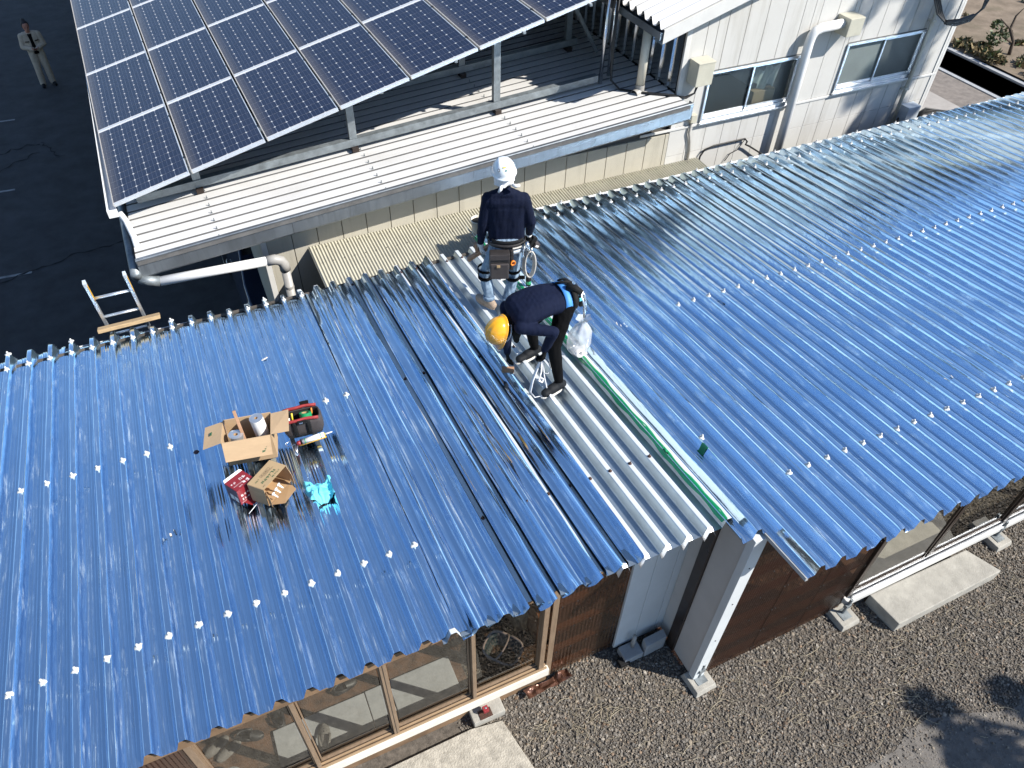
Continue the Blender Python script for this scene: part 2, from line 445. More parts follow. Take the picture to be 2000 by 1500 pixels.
# ================================================================== THE SETTING
LOW = -1.88
def sheet(name, poly, z, m):
    return structure(put(name, mesh(name, [(x, y, z) for x, y in poly], [tuple(range(len(poly)))]), m))
F = 1500
tb = MB()
tb.add([(-F, -F, -.012), (F, -F, -.012), (F, 4.30, -.012), (-F, 4.30, -.012)], [(0, 1, 2, 3)])
tb.add([(-F, 4.30, -.012), (F, 4.30, -.012), (F, 4.32, LOW - .012), (-F, 4.32, LOW - .012)], [(3, 2, 1, 0)])
tb.add([(-F, 4.32, LOW - .012), (24.2, 4.32, LOW - .012), (24.2, F, LOW - .012), (-F, F, LOW - .012)], [(0, 1, 2, 3)])
tb.add([(25.5, 4.32, LOW - .012), (F, 4.32, LOW - .012), (F, F, LOW - .012), (25.5, F, LOW - .012)], [(0, 1, 2, 3)])
structure(tb.build('terrain', 'field'))
db = MB()
db.add([(24.2, 4.32, LOW), (24.2, 70, LOW), (24.2, 70, LOW - .9), (24.2, 4.32, LOW - .9)], [(0, 1, 2, 3)])
db.add([(25.5, 4.32, LOW), (25.5, 70, LOW), (25.5, 70, LOW - .9), (25.5, 4.32, LOW - .9)], [(0, 1, 2, 3)])
db.add([(24.2, 4.32, LOW - .88), (25.5, 4.32, LOW - .88), (25.5, 70, LOW - .88), (24.2, 70, LOW - .88)], [(0, 1, 2, 3)])
structure(db.build('drainage_ditch', 'ditch_dark'))
kb = MB(); kb.box((25.5, 4.4, LOW - .5), (25.68, 60, LOW + .06)); kb.box((24.04, 4.4, LOW - .5), (24.19, 60, LOW + .03))
structure(kb.build('ditch_kerb', 'concrete_grey'))
sheet('asphalt', [(-40, 4.33), (15.5, 4.33), (15.5, 60), (-40, 60)], LOW, 'asphalt')
sheet('path', [(15.5, 4.33), (22.6, 4.33), (22.6, 60), (15.5, 60)], LOW, 'path_concrete')
sheet('gravel_verge', [(22.6, 4.33), (24.04, 4.33), (24.04, 60), (22.6, 60)], LOW + .002, 'path_gravel')
# uneven sandy lot beyond the ditch
nx, ny = 90, 90
gx = np.linspace(25.69, 60, nx); gy = np.linspace(4.4, 60, ny); GX, GY = np.meshgrid(gx, gy, indexing='ij')
GZ = LOW + .02 + .10 * (vnoise(GX * .6, GY * .6, 3) + .5) + .05 * (vnoise(GX * 2.3, GY * 2.3, 5) + .5)
structure(put('sandy_ground', np_mesh('sandy_ground', np.stack([GX, GY, GZ], -1).reshape(-1, 3), grid_faces(nx, ny)), 'sand'))
sheet('gravel_yard', [(-40, -40), (60, -40), (60, 4.28), (-40, 4.28)], -.004, 'gravel_bed')

# parking lines and cracks on the asphalt
def ribbon(name, pts, w, z, m, seed=0):
    v = []; f = []
    for i, (x, y) in enumerate(pts):
        a = Vector(pts[min(i + 1, len(pts) - 1)]) - Vector(pts[max(i - 1, 0)]); a.normalize()
        n = Vector((-a.y, a.x)) * w * (.5 + (.35 * math.sin(i * 2.3 + seed) if seed else 0))
        v += [(x + n.x, y + n.y, z), (x - n.x, y - n.y, z)]
        if i: f.append((2 * i - 2, 2 * i - 1, 2 * i + 1, 2 * i))
    o = structure(put(name, mesh(name, v, f), m))
    return o
for k, (x0, x1, y) in enumerate([(-3.4, -1.75, 19.35), (-3.4, -1.75, 15.6), (-3.2, -1.45, 12.05)]):
    ribbon('parking_line', [(x0, y + .12), ((x0 + x1) / 2, y + .06), (x1, y)], .07, LOW + .004, 'line_paint')
def crack(a, b, n, amp, seed):
    a = Vector(a); b = Vector(b); p = []
    for i in range(n + 1):
        t = i / n; q = a.lerp(b, t); j = noise.noise(Vector((t * 7, seed, 0))) * amp + noise.noise(Vector((t * 25, seed, 4))) * amp * .35
        d = (b - a).normalized(); p.append((q.x - d.y * j, q.y + d.x * j))
    return p
ribbon('asphalt_crack', crack((-3.2, 11.6), (1.4, 12.9), 40, .25, 1.3), .035, LOW + .005, 'crack', 1)
ribbon('asphalt_crack', crack((-2.6, 17.4), (-1.2, 17.75), 16, .18, 4.3), .04, LOW + .006, 'crack', 2)
ribbon('asphalt_crack', crack((-1.2, 17.75), (-.7, 16.8), 12, .15, 5.3), .03, LOW + .007, 'crack', 3)
ribbon('asphalt_crack', crack((-2.5, 16.2), (-1.25, 17.3), 14, .15, 7.3), .03, LOW + .008, 'crack', 4)

# ================================================================== THE LONG SHED
shed = thing('long_shed', 'long low shed with shiny corrugated roof and brown plastic walls, in the foreground', 'shed', (5.3, 1.6, 0))

# -- galvanised deck under the foil (bare strip in the middle)
def deck(name, x0, x1, s0, s1, phase, pitch, drop, m, parent, rows=16, wob=0.0006, smooth=True, seed=1):
    xs = rib_columns(x0, x1, phase, pitch); ss = np.linspace(s0, s1, rows)
    Xg, Sg = np.meshgrid(xs, ss, indexing='ij')
    h = rib_h(nearest_crest(Xg, phase, pitch), bead=False) - drop + wob * vnoise(Xg * 9, Sg * 3, seed)
    v = rp_np(Xg, Sg, h).reshape(-1, 3)
    return put(name, np_mesh(name, v, grid_faces(len(xs), rows), smooth), m, parent)
GP, GPH = 0.1947, 2.8
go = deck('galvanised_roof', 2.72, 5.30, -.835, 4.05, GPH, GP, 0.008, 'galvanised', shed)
go.data.materials.append(MT['sunlit_zinc'])
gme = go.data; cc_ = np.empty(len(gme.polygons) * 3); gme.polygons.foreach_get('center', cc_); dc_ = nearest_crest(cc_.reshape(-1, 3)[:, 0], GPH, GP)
gme.polygons.foreach_set('material_index', ((dc_ > -.0225) & (dc_ < .054)).astype(np.int32))  # crests and sun-facing flanks painted pale, valleys dark: sunlight put into colour
# folded light ends of the bare ribs along the eave
for k in range(7, 12):
    c = GPH + GP * k
    if c > 5.05: break
    b = MB()
    pts = [(-.055, -RIB_H - .004), (-.02, 0.002), (.02, 0.002), (.055, -RIB_H - .004)]
    for (a, ha), (d, hd) in zip(pts[:-1], pts[1:]):
        b.add([rp(c + a, -.838, ha - .008), rp(c + d, -.838, hd - .008), rp(c + d, -.872, hd - .028), rp(c + a, -.872, ha - .028)], [(0, 1, 2, 3)])
    b.build('rib_end_fold', 'aluminium', shed)

# -- bolts
def bolt_mesh(seed):
    r = random.Random(seed); b = MB()
    n = 12; v = []; f = []
    rings = [(.026, .001), (.025, .007), (.017, .012), (.0095, .016), (.0095, .034), (.006, .042)]
    jit = [1 + r.uniform(-.28, .3) for _ in range(n)]
    dx, dy = r.uniform(-.004, .004), r.uniform(-.004, .004)
    for i, (rad, z) in enumerate(rings):
        for j in range(n):
            a = 2 * math.pi * j / n; k = rad * (jit[j] if i < 2 else 1)
            v.append((k * math.cos(a) + dx * (i > 2), k * math.sin(a) + dy * (i > 2), z))
    for i in range(len(rings) - 1):
        for j in range(n):
            f.append((i * n + j, i * n + (j + 1) % n, (i + 1) * n + (j + 1) % n, (i + 1) * n + j))
    f.append(tuple((len(rings) - 1) * n + j for j in range(n)))
    me = mesh('bolt_cap', v, f, True); me.materials.append(MT['sealant_white']); return me
BOLTS = [bolt_mesh(i) for i in range(6)]
rb = MB(); rb.lathe([(.0001, .003), (.017, .003), (.017, 0), ], n=10); rb.lathe([(.011, 0), (.011, .012), (.006, .016), (.006, .026), (.0001, .027)], n=8)
RUSTBOLT = rb.me('bolt', True, mats=['rust'])
def bolt(parent, X, s, h=0.0, me=None):
    me = me or random.choice(BOLTS)
    return put('bolt_cap' if me is not RUSTBOLT else 'bolt', me, None, parent, rp(X, s, h), (-TH, 0, random.uniform(0, 6.28)))

gal = [o for o in shed.children if o.name.startswith('galvanised_roof')][0]
for X, s in [(4.358, .016), (4.552, .019), (4.747, .02), (4.942, .02), (4.163, .02), (3.968, .018), (3.384, .019), (3.774, .02),
             (4.552, 1.955), (4.358, 1.96), (4.163, 1.955), (3.968, 1.96), (3.579, 1.96), (3.384, 1.955),
             (4.358, 3.86), (4.552, 3.858), (4.747, 3.86), (4.163, 3.86), (3.968, 3.86), (3.384, 3.86), (3.19, 3.86), (4.747, 1.955)]:
    bolt(gal, X, s, -.008, RUSTBOLT)

# -- mirror foil laid tightly over the ribs
def foil_sheet(name, x0, x1, s0, s1, phase, pitch, m, parent, seed, lift=0.002, crumple=1.0):
    xs = rib_columns(x0, x1, phase, pitch)
    L = s1 - s0; rows = int(L / 0.055)
    ss = np.concatenate([[s0, s0 + .012, s0 + .03], np.linspace(s0 + .06, s1 - .06, rows), [s1 - .03, s1 - .012, s1]])
    Xg, Sg = np.meshgrid(xs, ss, indexing='ij')
    lat = .0035 * vnoise(Xg * 5, Sg * 2.2, seed) + .0016 * vnoise(Xg * 16, Sg * 7, seed + 1)
    d = nearest_crest(Xg + lat * crumple, phase, pitch)
    h = rib_h(d) + lift
    fl = np.exp(-((np.abs(d) - .036) / .020) ** 2)
    h = h + crumple * (.0022 * vnoise(Xg * 14, Sg * 5.5, seed + 2) + .0030 * fl * vnoise(Xg * 6 + 7, Sg * 4.0, seed + 3)
                       + .0009 * vnoise(Xg * 45, Sg * 16, seed + 4))
    # the foil ends are pinched over the rib ends
    e1 = np.clip((Sg - (s1 - .07)) / .07, 0, 1) ** 1.6; e0 = np.clip(((s0 + .05) - Sg) / .05, 0, 1) ** 1.5
    h = h - e1 * (.020 + .018 * vnoise(Xg * 28, Sg * 20, seed + 5)) - e0 * (.006 + .012 * vnoise(Xg * 20, Sg * 14, seed + 6))
    Sx = Sg + (np.abs(Sg - s0) < 1e-6) * .018 * vnoise(Xg * 15, Sg, seed + 7) + (np.abs(Sg - s1) < 1e-6) * .02 * vnoise(Xg * 13, Sg, seed + 8)
    v = rp_np(Xg, Sx, h).reshape(-1, 3)
    return put(name, np_mesh(name, v, grid_faces(len(xs), len(ss)), True), m, parent)

def top_left(x):       # back edge of the left roof
    return float(np.interp(x, [-3, -.3, 1, 2, 3], [4.30, 4.22, 4.11, 4.04, 4.03]))
left_sheets = []
x = -2.9; k = 0
while x < 2.85:
    x1 = min(x + .8, 2.90)
    if x1 > 2.6: x1 = 2.90
    s = foil_sheet('foil_sheet', x, x1 + .012, -.80, top_left((x + x1) / 2), 0.0, .2, 'foil', shed, 11 + 9 * k, .002 + .0012 * (k % 2), .85)
    left_sheets.append((x, x1, s)); x = x1; k += 1
    if x >= 2.89: break
right_sheets = []
x = 5.075; k = 0; RPH = 6.4722
s = foil_sheet('foil_sheet', 5.085, 5.36, -1.03, 4.60, RPH, .2, 'foil', shed, 201, .002, 1.3)
right_sheets.append((5.085, 5.36, s)); x = 5.35
while x < 17.5:
    x1 = x + .8
    s = foil_sheet('foil_sheet', x, x1 + .012, -1.50, 4.64, RPH, .2, 'foil', shed, 211 + 9 * k, .0032 - .0012 * (k % 2), .5)
    right_sheets.append((x, x1, s)); x = x1; k += 1
def owner(X, lst):
    for a, b, o in lst:
        if a <= X < b: return o
    return lst[-1][2] if X > 0 else lst[0][2]
for i in range(-13, 15): bolt(owner(.2 * i, left_sheets), .2 * i, 3.894)
for i in (-12, -9, -6, -3, -1, 2, 7, 12): bolt(owner(.2 * i, left_sheets), .2 * i, top_left(.2 * i) - .035, -.006)
for i in list(range(-13, 7)) + [13, 14]: bolt(owner(.2 * i, left_sheets), .2 * i, 1.974)
for i in range(-13, 15): bolt(owner(.2 * i, left_sheets), .2 * i, 0.0)
for i in range(-3, 50): bolt(owner(RPH + .2 * i, right_sheets), RPH + .2 * i, -.658)
for i in range(0, 50): bolt(owner(RPH + .2 * i, right_sheets), RPH + .2 * i, 1.83)
for i in range(-2, 50): bolt(owner(RPH + .2 * i, right_sheets), RPH + .2 * i, 4.285)
for i in (0, 3, 7, 11, 14, 18, 22, 26, 30, 34, 38): bolt(owner(RPH + .2 * i, right_sheets), RPH + .2 * i, 4.58, -.004)
bolt(right_sheets[1][2], 5.472, .007)

# end trim of the right roof where it steps forward
eb = MB()
eb.add([rp(5.335, -1.03, -.075), rp(5.335, -1.50, -.075), rp(5.335, -1.50, -.115), rp(5.335, -1.03, -.115),
        rp(5.36, -1.03, -.088), rp(5.36, -1.50, -.088), rp(5.36, -1.50, -.115), rp(5.36, -1.03, -.115)],
       [(0, 1, 2, 3), (7, 6, 5, 4), (0, 4, 5, 1), (1, 5, 6, 2), (2, 6, 7, 3), (3, 7, 4, 0)])
eb.build('verge_trim', 'concrete_grey', shed)
# gutters along the back edges
def gutter(name, x0, x1, y, z, m, parent, w=.10, d=.07, y1=None):
    b = MB(); t = .004
    outer = [(y, z), (y + .012, z - d), (y + w - .012, z - d), (y + w, z)]
    inner = [(y + w - t, z), (y + w - .012 - t, z - d + t), (y + .012 + t, z - d + t), (y + t, z)]
    b.prism(outer + inner, x0, x1, 'X')
    if y1 is not None: b.v = [(p[0], p[1] + (y1 - y) * (p[0] - x0) / (x1 - x0), p[2]) for p in b.v]
    return b.build(name, m, parent)
gutter('gutter', -3.2, 2.0, 4.235, 2.075, 'white_pvc', shed, .045, .05, 4.02); gutter('gutter', 2.0, 3.05, 4.02, 2.085, 'white_pvc', shed, .045, .05)
gutter('gutter', 5.3, 17.4, 4.625, 2.055, 'white_pvc', shed, .05, .06)
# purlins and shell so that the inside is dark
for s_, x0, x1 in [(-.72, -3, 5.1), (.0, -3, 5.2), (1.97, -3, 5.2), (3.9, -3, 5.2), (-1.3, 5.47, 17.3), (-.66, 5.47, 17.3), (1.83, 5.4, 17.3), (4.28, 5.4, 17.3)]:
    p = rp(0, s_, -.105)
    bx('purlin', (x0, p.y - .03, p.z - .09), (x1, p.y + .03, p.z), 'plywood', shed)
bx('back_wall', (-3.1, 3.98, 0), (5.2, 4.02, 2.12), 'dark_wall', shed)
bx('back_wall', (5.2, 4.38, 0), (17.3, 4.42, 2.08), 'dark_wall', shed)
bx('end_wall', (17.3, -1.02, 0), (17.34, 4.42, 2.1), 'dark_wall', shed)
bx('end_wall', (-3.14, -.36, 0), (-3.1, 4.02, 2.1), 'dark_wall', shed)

# -- corrugated plastic walling
def corrugated(name, x0, x1, y, z0, z1, m, parent, pitch=.032, amp=.0045, axis='X', top=None):
    n = max(8, int((x1 - x0) / pitch * 6)); xs = np.linspace(x0, x1, n)
    yy = y + amp * np.sin(xs / pitch * 2 * math.pi)
    v = []
    for a, b in zip(xs, yy): v += [(a, b, z0), (a, b, z1)]
    f = [(2 * i, 2 * i + 2, 2 * i + 3, 2 * i + 1) for i in range(n - 1)]
    return put(name, mesh(name, v, f, True), m, parent)
sb = MB(); sb.lathe([(.0001, .006), (.006, .005), (.0075, 0)], n=8); SCREW = sb.me('screw', True, mats=['black_rubber'])
def screws(parent, xs, zs, y):
    for a in xs:
        for b in zs: put('screw', SCREW, None, parent, (a, y, b), (R(90), 0, 0))

# front wall, left stretch: header, windows with wooden frames, sill
YL = -.40
for a in np.arange(-3.1, 3.9, .7):
    corrugated('plastic_wall_panel', a, min(a + .72, 3.88), YL + .03, 2.04, 2.545, 'brown_poly', shed)
bx('window_head', (-3.1, YL - .05, 1.985), (3.9, YL + .04, 2.05), 'wood_white', shed, .004)
bx('window_sill', (.78, YL - .06, .215), (3.88, YL + .06, .345), 'wood_white', shed, .004)
rl = MB()
for q in range(3): rl.box((.80, YL - .045 + q * .032, .345), (3.86, YL - .028 + q * .032, .372 + .004 * q))
rl.build('sash_rail', 'wood_rail', shed, bevel=.002)
bx('footing_board', (-3.1, YL - .02, .0), (3.88, YL + .02, .214), 'plywood', shed)
posts = [.83, 1.59, 2.315, 3.095, 3.80]
for i, px_ in enumerate(posts):
    w = .017 if i in (1, 3) else .026
    o = bx('window_post', (px_ - w, YL - .035, .375), (px_ + w, YL + .035, 1.984), 'wood_frame', shed, .003)
    if i in (2,): bx('post_groove', (px_ - .003, YL - .037, .376), (px_ + .003, YL - .034, 1.983), 'dark_frame', o)
for i in range(4):
    a, b = posts[i] + .026, posts[i + 1] - .026
    fr = MB()
    for lo, hi in [((a, -.39, .376), (a + .012, -.365, 1.982)), ((b - .012, -.39, .376), (b, -.365, 1.982)),
                   ((a + .012, -.39, .376), (b - .012, -.365, .405)), ((a + .012, -.39, 1.95), (b - .012, -.365, 1.982))]:
        fr.box(lo, hi)
    w = fr.build('window', 'wood_frame', shed, bevel=.002)
    put('pane', mesh('pane', [(a + .02, -.378, .42), (b - .02, -.378, .42), (b - .02, -.378, 1.945), (a + .02, -.378, 1.945)], [(0, 1, 2, 3)]), 'window_glass', w)
# brown corrugated stretches
for a, b in [(-3.1, -2.3), (-2.3, -1.5), (-1.5, -.7), (-.7, .05), (.05, .79)]:
    corrugated('plastic_wall_panel', a, b + .03, YL, .05, 1.98, 'dark_poly', shed)
for a, b in [(3.885, 4.36), (4.34, 4.66)]:
    o = corrugated('plastic_wall_panel', a, b, YL - .005, .07, 2.55, 'brown_poly', shed, .04, .006)
    screws(o, [a + .08, (a + b) / 2, b - .06], [.16, .55, .98, 1.45, 1.95, 2.3], YL - .011)
for z in (.12, .52, .95, 1.42, 1.92): bx('wall_batten', (3.9, YL + .02, z - .03), (4.66, YL + .06, z + .03), 'wood_frame', shed)
bx('corner_batten', (3.87, YL - .012, .07), (3.93, YL - .002, 2.0), 'wood_frame', shed, .002)
# pale flat panels beside the step in the front
for a, b in [(4.67, 4.915), (4.92, 5.165), (5.17, 5.27)]:
    bx('wall_panel', (a, YL - .03, .06), (b, YL, 2.55), 'shed_panel', shed, .004)
bx('wall_panel', (5.255, -.585, .06), (5.285, YL - .032, 2.55), 'shed_grey', shed, .003)
bx('dark_post', (5.225, -.70, .03), (5.285, -.588, 2.58), 'dark_frame', shed, .004)
bx('wall_panel', (5.25, -.985, .05), (5.285, -.703, 2.595), 'shed_grey', shed, .003)
cp = bx('corner_post', (5.235, -1.065, .075), (5.365, -.988, 2.625), 'shed_panel', shed, .004)
screws(cp, [5.30], [.35, .9, 1.6, 2.2], -1.066)
# front wall, right stretch: dark brown plastic then sliding windows
YR = -1.04
for i, (a, b) in enumerate([(5.367, 5.98), (5.96, 6.58), (6.56, 7.16)]):
    o = corrugated('plastic_wall_panel', a, b, YR - .004 * (i % 2), .05, 2.62, 'dark_poly', shed)
    screws(o, [a + .03, (a + b) / 2, b - .03], [.15, .55, .98, 1.42, 1.88, 2.3], YR - .012)
for z in (.12, .52, .95, 1.42, 1.86, 2.25): bx('wall_batten', (5.37, YR + .02, z - .03), (7.15, YR + .07, z + .03), 'plywood', shed)
for px_ in (7.19, 9.57, 12.0, 14.4, 16.8):
    bx('window_post', (px_ - .035, YR - .03, .33), (px_ + .035, YR + .05, 2.62), 'dark_frame', shed, .004)
for px_ in (8.33, 10.78, 13.2, 15.6):
    bx('window_post', (px_ - .028, YR - .02, .365), (px_ + .028, YR + .03, 2.62), 'dark_frame', shed, .004)
bx('window_sill', (7.16, YR - .07, .20), (17.3, YR + .06, .285), 'trim_white', shed, .004)
rl = MB()
for q in range(3): rl.box((7.23, YR - .05 + q * .034, .285), (17.3, YR - .034 + q * .034, .325 + .01 * q))
rl.build('sash_rail', 'aluminium', shed, bevel=.002)
bx('footing_board', (7.16, YR + .02, 0), (17.3, YR + .05, .2), 'dark_wall', shed)
pp = [7.19, 8.33, 9.57, 10.78, 12.0, 13.2, 14.4, 15.6, 16.8]
for a, b in zip(pp[:-1], pp[1:]):
    a += .036; b -= .036; fr = MB()
    for lo, hi in [((a, YR - .01, .33), (a + .03, YR + .015, 2.6)), ((b - .03, YR - .01, .33), (b, YR + .015, 2.6)),
                   ((a + .03, YR - .01, .33), (b - .03, YR + .015, .39)), ((a + .03, YR - .01, 2.54), (b - .03, YR + .015, 2.6))]:
        fr.box(lo, hi)
    w = fr.build('window', 'dark_frame', shed, bevel=.002)
    put('pane', mesh('pane', [(a + .02, YR, .38), (b - .02, YR, .38), (b - .02, YR, 2.55), (a + .02, YR, 2.55)], [(0, 1, 2, 3)]), 'window_glass', w)

# -- pier stones under the posts
def pier(x, y, rot, label, post=True, h=.075):
    t = thing('pier_stone', label, 'pier', (x, y, 0), 'pier stones under the shed posts')
    b = MB(); M = Matrix.Translation((x, y, 0)) @ Matrix.Rotation(rot, 4, 'Z')
    s0, s1 = .135, .115
    v = [M @ Vector(p) for p in [(-s0, -s0, 0), (s0, -s0, 0), (s0, s0, 0), (-s0, s0, 0), (-s1, -s1, h), (s1, -s1, h), (s1, s1, h), (-s1, s1, h)]]
    b.add(v, [(3, 2, 1, 0), (4, 5, 6, 7), (0, 1, 5, 4), (1, 2, 6, 5), (2, 3, 7, 6), (3, 0, 4, 7)])
    put('block', b.me('block', bevel=.008), 'concrete_pale', t)
    MB().box((-.06, -.06, h + .001), (.06, .06, h + .007), M=M).build('base_plate', 'galv_steel', t)
    if post:
        q = MB(); q.tube([M @ Vector((0, .02, h + .006)), M @ Vector((.005, .02, .36))], .016, 10)
        q.box((-.035, .0, .20), (.035, .04, .26), M=M); q.build('anchor_post', 'galv_steel', t, bevel=.0)
    return t
pier(5.31, -1.08, .05, 'pale pier stone under the white corner post')
pier(7.17, -1.14, .03, 'pale pier stone between brown plastic wall and concrete step')
pier(9.56, -1.12, .02, 'pale pier stone under the sill beyond the concrete step')

# -- ground pieces in front
def slab(name, poly, z0, z1, m, label, cat='step', bevel=.012, group=None):
    b = MB().prism(poly, z0, z1, 'Z'); return solo(name, b.me(name, bevel=bevel), m, label, cat, group)
slab('concrete_step', [(7.57, -1.50), (9.13, -1.49), (8.98, -1.12), (7.53, -1.10)], -.02, .175, 'concrete_pale', 'thick pale concrete step slab in front of the sliding windows')
slab('concrete_landing', [(.2, -1.6), (3.42, -1.45), (3.40, -1.16), (3.30, -.62), (2.99, -.57), (.2, -.60)], -.02, .05, 'concrete_rough', 'rough beige concrete landing below the wooden windows', bevel=.006)
t = thing('jack_pier', 'pier block with small red jack under the white sill', 'pier', (3.17, -.50, 0))
put('block', MB().box((3.03, -.565, 0), (3.36, -.40, .115)).me('block', bevel=.01), 'concrete_pale', t)
bx('base_plate', (3.10, -.56, .116), (3.23, -.47, .122), 'rust', t, .002)
MB().tube([(3.17, -.51, .122), (3.175, -.50, .215)], .012, 8).build('jack_screw', 'galv_steel', t, True)
bx('jack_head', (3.145, -.535, .17), (3.20, -.475, .214), 'carton_red', t, .004)
slab('concrete_block', [(4.93, -.625), (5.185, -.615), (5.20, -.52), (4.945, -.53)], 0, .235, 'concrete_grey', 'grey concrete block standing in the corner by pale panels', 'block')
t = thing('pipe_foot', 'grey block with short vertical pipe stub at foot of pale panels', 'pier', (4.80, -.52, 0))
put('block', MB().box((4.70, -.62, 0), (4.92, -.46, .11)).me('block', bevel=.01), 'concrete_grey', t)
MB().tube([(4.845, -.51, .11), (4.845, -.51, .33)], .022, 12).build('pipe_stub', 'grey_pvc', t, True)
bx('dark_offcut', (4.64, -.64, .01), (4.75, -.55, .07), 'bag_black', t, .006)
# crumpled copper coloured film lying at the wall foot
nx, ny = 26, 12
gx = np.linspace(3.62, 4.12, nx); gy = np.linspace(-.55, -.44, ny); GX, GY = np.meshgrid(gx, gy, indexing='ij')
GZ = .02 + .10 * (vnoise(GX * 9, GY * 11, 21) + .5) + .05 * (vnoise(GX * 22, GY * 22, 22) + .5)
solo('crumpled_film', np_mesh('crumpled_film', np.stack([GX + .05 * vnoise(GX * 12, GY * 12, 8), GY + .03 * vnoise(GX * 8, GY * 9, 9), GZ], -1).reshape(-1, 3), grid_faces(nx, ny), False), 'copper_film',
     'crumpled copper brown film lying at the foot of the plastic wall', 'film')

# -- inside floor seen through the windows
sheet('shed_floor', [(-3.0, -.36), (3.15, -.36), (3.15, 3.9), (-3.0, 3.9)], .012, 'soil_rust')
for a, b, c, d in [(1.235, 2.145, -.33, .20), (2.155, 2.39, -.33, .205), (2.40, 3.05, -.34, .215), (.5, 1.0, -1, -1)]:
    if c > -.9:
        o = MB().box((a, c, .013), (b, d, .05)).build('floor_slab', 'concrete_grey', None, bevel=.006); structure(o)
o = MB().box((7.62, -.96, .0), (9.02, -.30, .06)).build('floor_slab', 'concrete_pale', None, bevel=.006); structure(o)

# ================================================================== LOOSE FOIL AND TAPE
def loose(name, label, x0, x1, s0, s1, seed, lift=.012, amp=1.0, edge=0.0, skew=0.0, left=.036, group='loose foil sheets on the bare roof'):
    n = max(10, int((x1 - x0) / .011)); u = np.linspace(0, 1, n); ss = np.concatenate([np.linspace(s0, s0 + .35, 18)[:-1], np.linspace(s0 + .35, s1, 90)])
    Ug, Sg = np.meshgrid(u, ss, indexing='ij')
    t = (Sg - s0) / (s1 - s0)
    wob = .018 * vnoise(t * 5 + 3, Ug * 0 + seed, seed) * amp
    Xg = x0 + (x1 - x0) * Ug + wob + skew * (t - .5)
    c = nearest_crest(Xg + .010 * amp * vnoise(Xg * 4, Sg * 1.3, seed + 1), GPH, GP)
    ph = np.cos(2 * math.pi * c / GP)
    mixw = .35 + .5 * vnoise(Sg * .9, Xg * 3, seed + 4)
    h = (1 - mixw) * rib_h(c) + mixw * (-.041 + .041 * ph) + lift
    h = h + amp * (.013 * vnoise(Xg * 7, Sg * 1.1, seed + 2) + .009 * vnoise(Xg * 15 + Sg * 2, Sg * 1.8, seed + 3) + .0022 * vnoise(Xg * 40 + Sg * 9, Sg * 9, seed + 5))
    fl = np.clip((s0 + .40 - Sg) / .40, 0, 1) ** 2
    h = h + fl * (.026 * ph - .010 + .030 * vnoise(Xg * 11, Sg * 3, seed + 8))
    ed = np.clip((Ug - .82) / .18, 0, 1) ** 2
    h = h + left * np.exp(-((Ug * (x1 - x0)) / .022) ** 2) * (1 + .8 * vnoise(Sg * 1.7, Ug * 0, seed + 9))
    h = h + edge * ed * (.7 + vnoise(Sg * 1.5, Ug * 0 + 2, seed + 6))
    Sx = Sg + (Sg < s0 + 1e-6) * (.04 * vnoise(Xg * 8, Sg, seed + 7)) - .02 * fl * ph
    v = rp_np(Xg, Sx, h).reshape(-1, 3)
    return solo(name, np_mesh(name, v, grid_faces(n, len(ss)), True), 'foil_loose', label, 'foil sheet', group)
loose('loose_foil_sheet', 'wavy wide foil sheet lying left of the first dark gap', 2.86, 3.365, -.86, 4.02, 31, .006, 1.0, left=0.0)
loose('loose_foil_sheet', 'wavy foil sheet between the two narrow dark gaps left of the orange reflection', 3.400, 3.565, -.88, 4.04, 47, .006, .9)
loose('loose_foil_sheet', 'wavy foil sheet with the orange reflection, left of the widest dark gap', 3.600, 3.96, -.87, 4.02, 59, .006, .9)
loose('loose_foil_sheet', 'narrow curled foil strip between two dark gaps beside the crouched worker', 3.995, 4.15, -.86, 4.05, 71, .006, .7)
loose('loose_foil_sheet', 'curled foil strip lying against the bare white ribs', 4.185, 4.345, -.85, 4.06, 83, .006, .7, edge=.018, skew=.03)

# green tape along the edge of the right foil
def tape(name, pts, w, h, m, label, cat='tape'):
    v = []; f = []
    for i, (X, s) in enumerate(pts):
        ww = w * (1 + .25 * math.sin(i * 1.7))
        hh = h + .006 * noise.noise(Vector((i * .6, 1, 2)))
        v += [rp(X - ww / 2, s, hh - .018), rp(X - ww * .1, s, hh - .004), rp(X + ww / 2, s, hh + .004)]
        if i: f += [(3 * i - 3, 3 * i - 2, 3 * i + 1, 3 * i), (3 * i - 2, 3 * i - 1, 3 * i + 2, 3 * i + 1)]
    return solo(name, mesh(name, v, f, True), m, label, cat)
tape('green_tape', [(5.095 + .006 * math.sin(i * .7), -.83 + i * .1) for i in range(52)], .055, -.008, 'green_tape_thin', 'long green masking tape holding the edge of the foil')
for (X, s, a, lb) in [(5.115, .01, .5, 'crumpled green tape flap sticking up on the long tape'), (5.42, -.08, .1, 'small green tape patch on blue foil by a white bolt')]:
    nx = 9; g = np.linspace(-.04, .04, nx); A, B = np.meshgrid(g, g, indexing='ij')
    hh = (.022 if a > .3 else .004) * (vnoise(A * 60, B * 60, 5) + .6) + (.03 * np.exp(-((A * A + B * B) / .0006)) if a > .3 else -.002 * 0)
    dd = rib_h(nearest_crest(X + A * .8, RPH, .2))
    solo('green_tape_patch', np_mesh('green_tape_patch', rp_np(X + A * (.8 if a > .3 else .55), s + B * .9, hh + .005 + dd).reshape(-1, 3), grid_faces(nx, nx), True), 'green_tape', lb, 'tape')

# ================================================================== LOW ANNEX WITH WHITE DECK ROOF
LZ0, LSL = 2.365, .0713
def lz(X): return LZ0 + LSL * (X - 1.2)
YW = 5.40
annex = thing('low_annex', 'low annex with white ribbed metal roof and cream panel wall behind the shed', 'building', (5.2, 8, LOW))
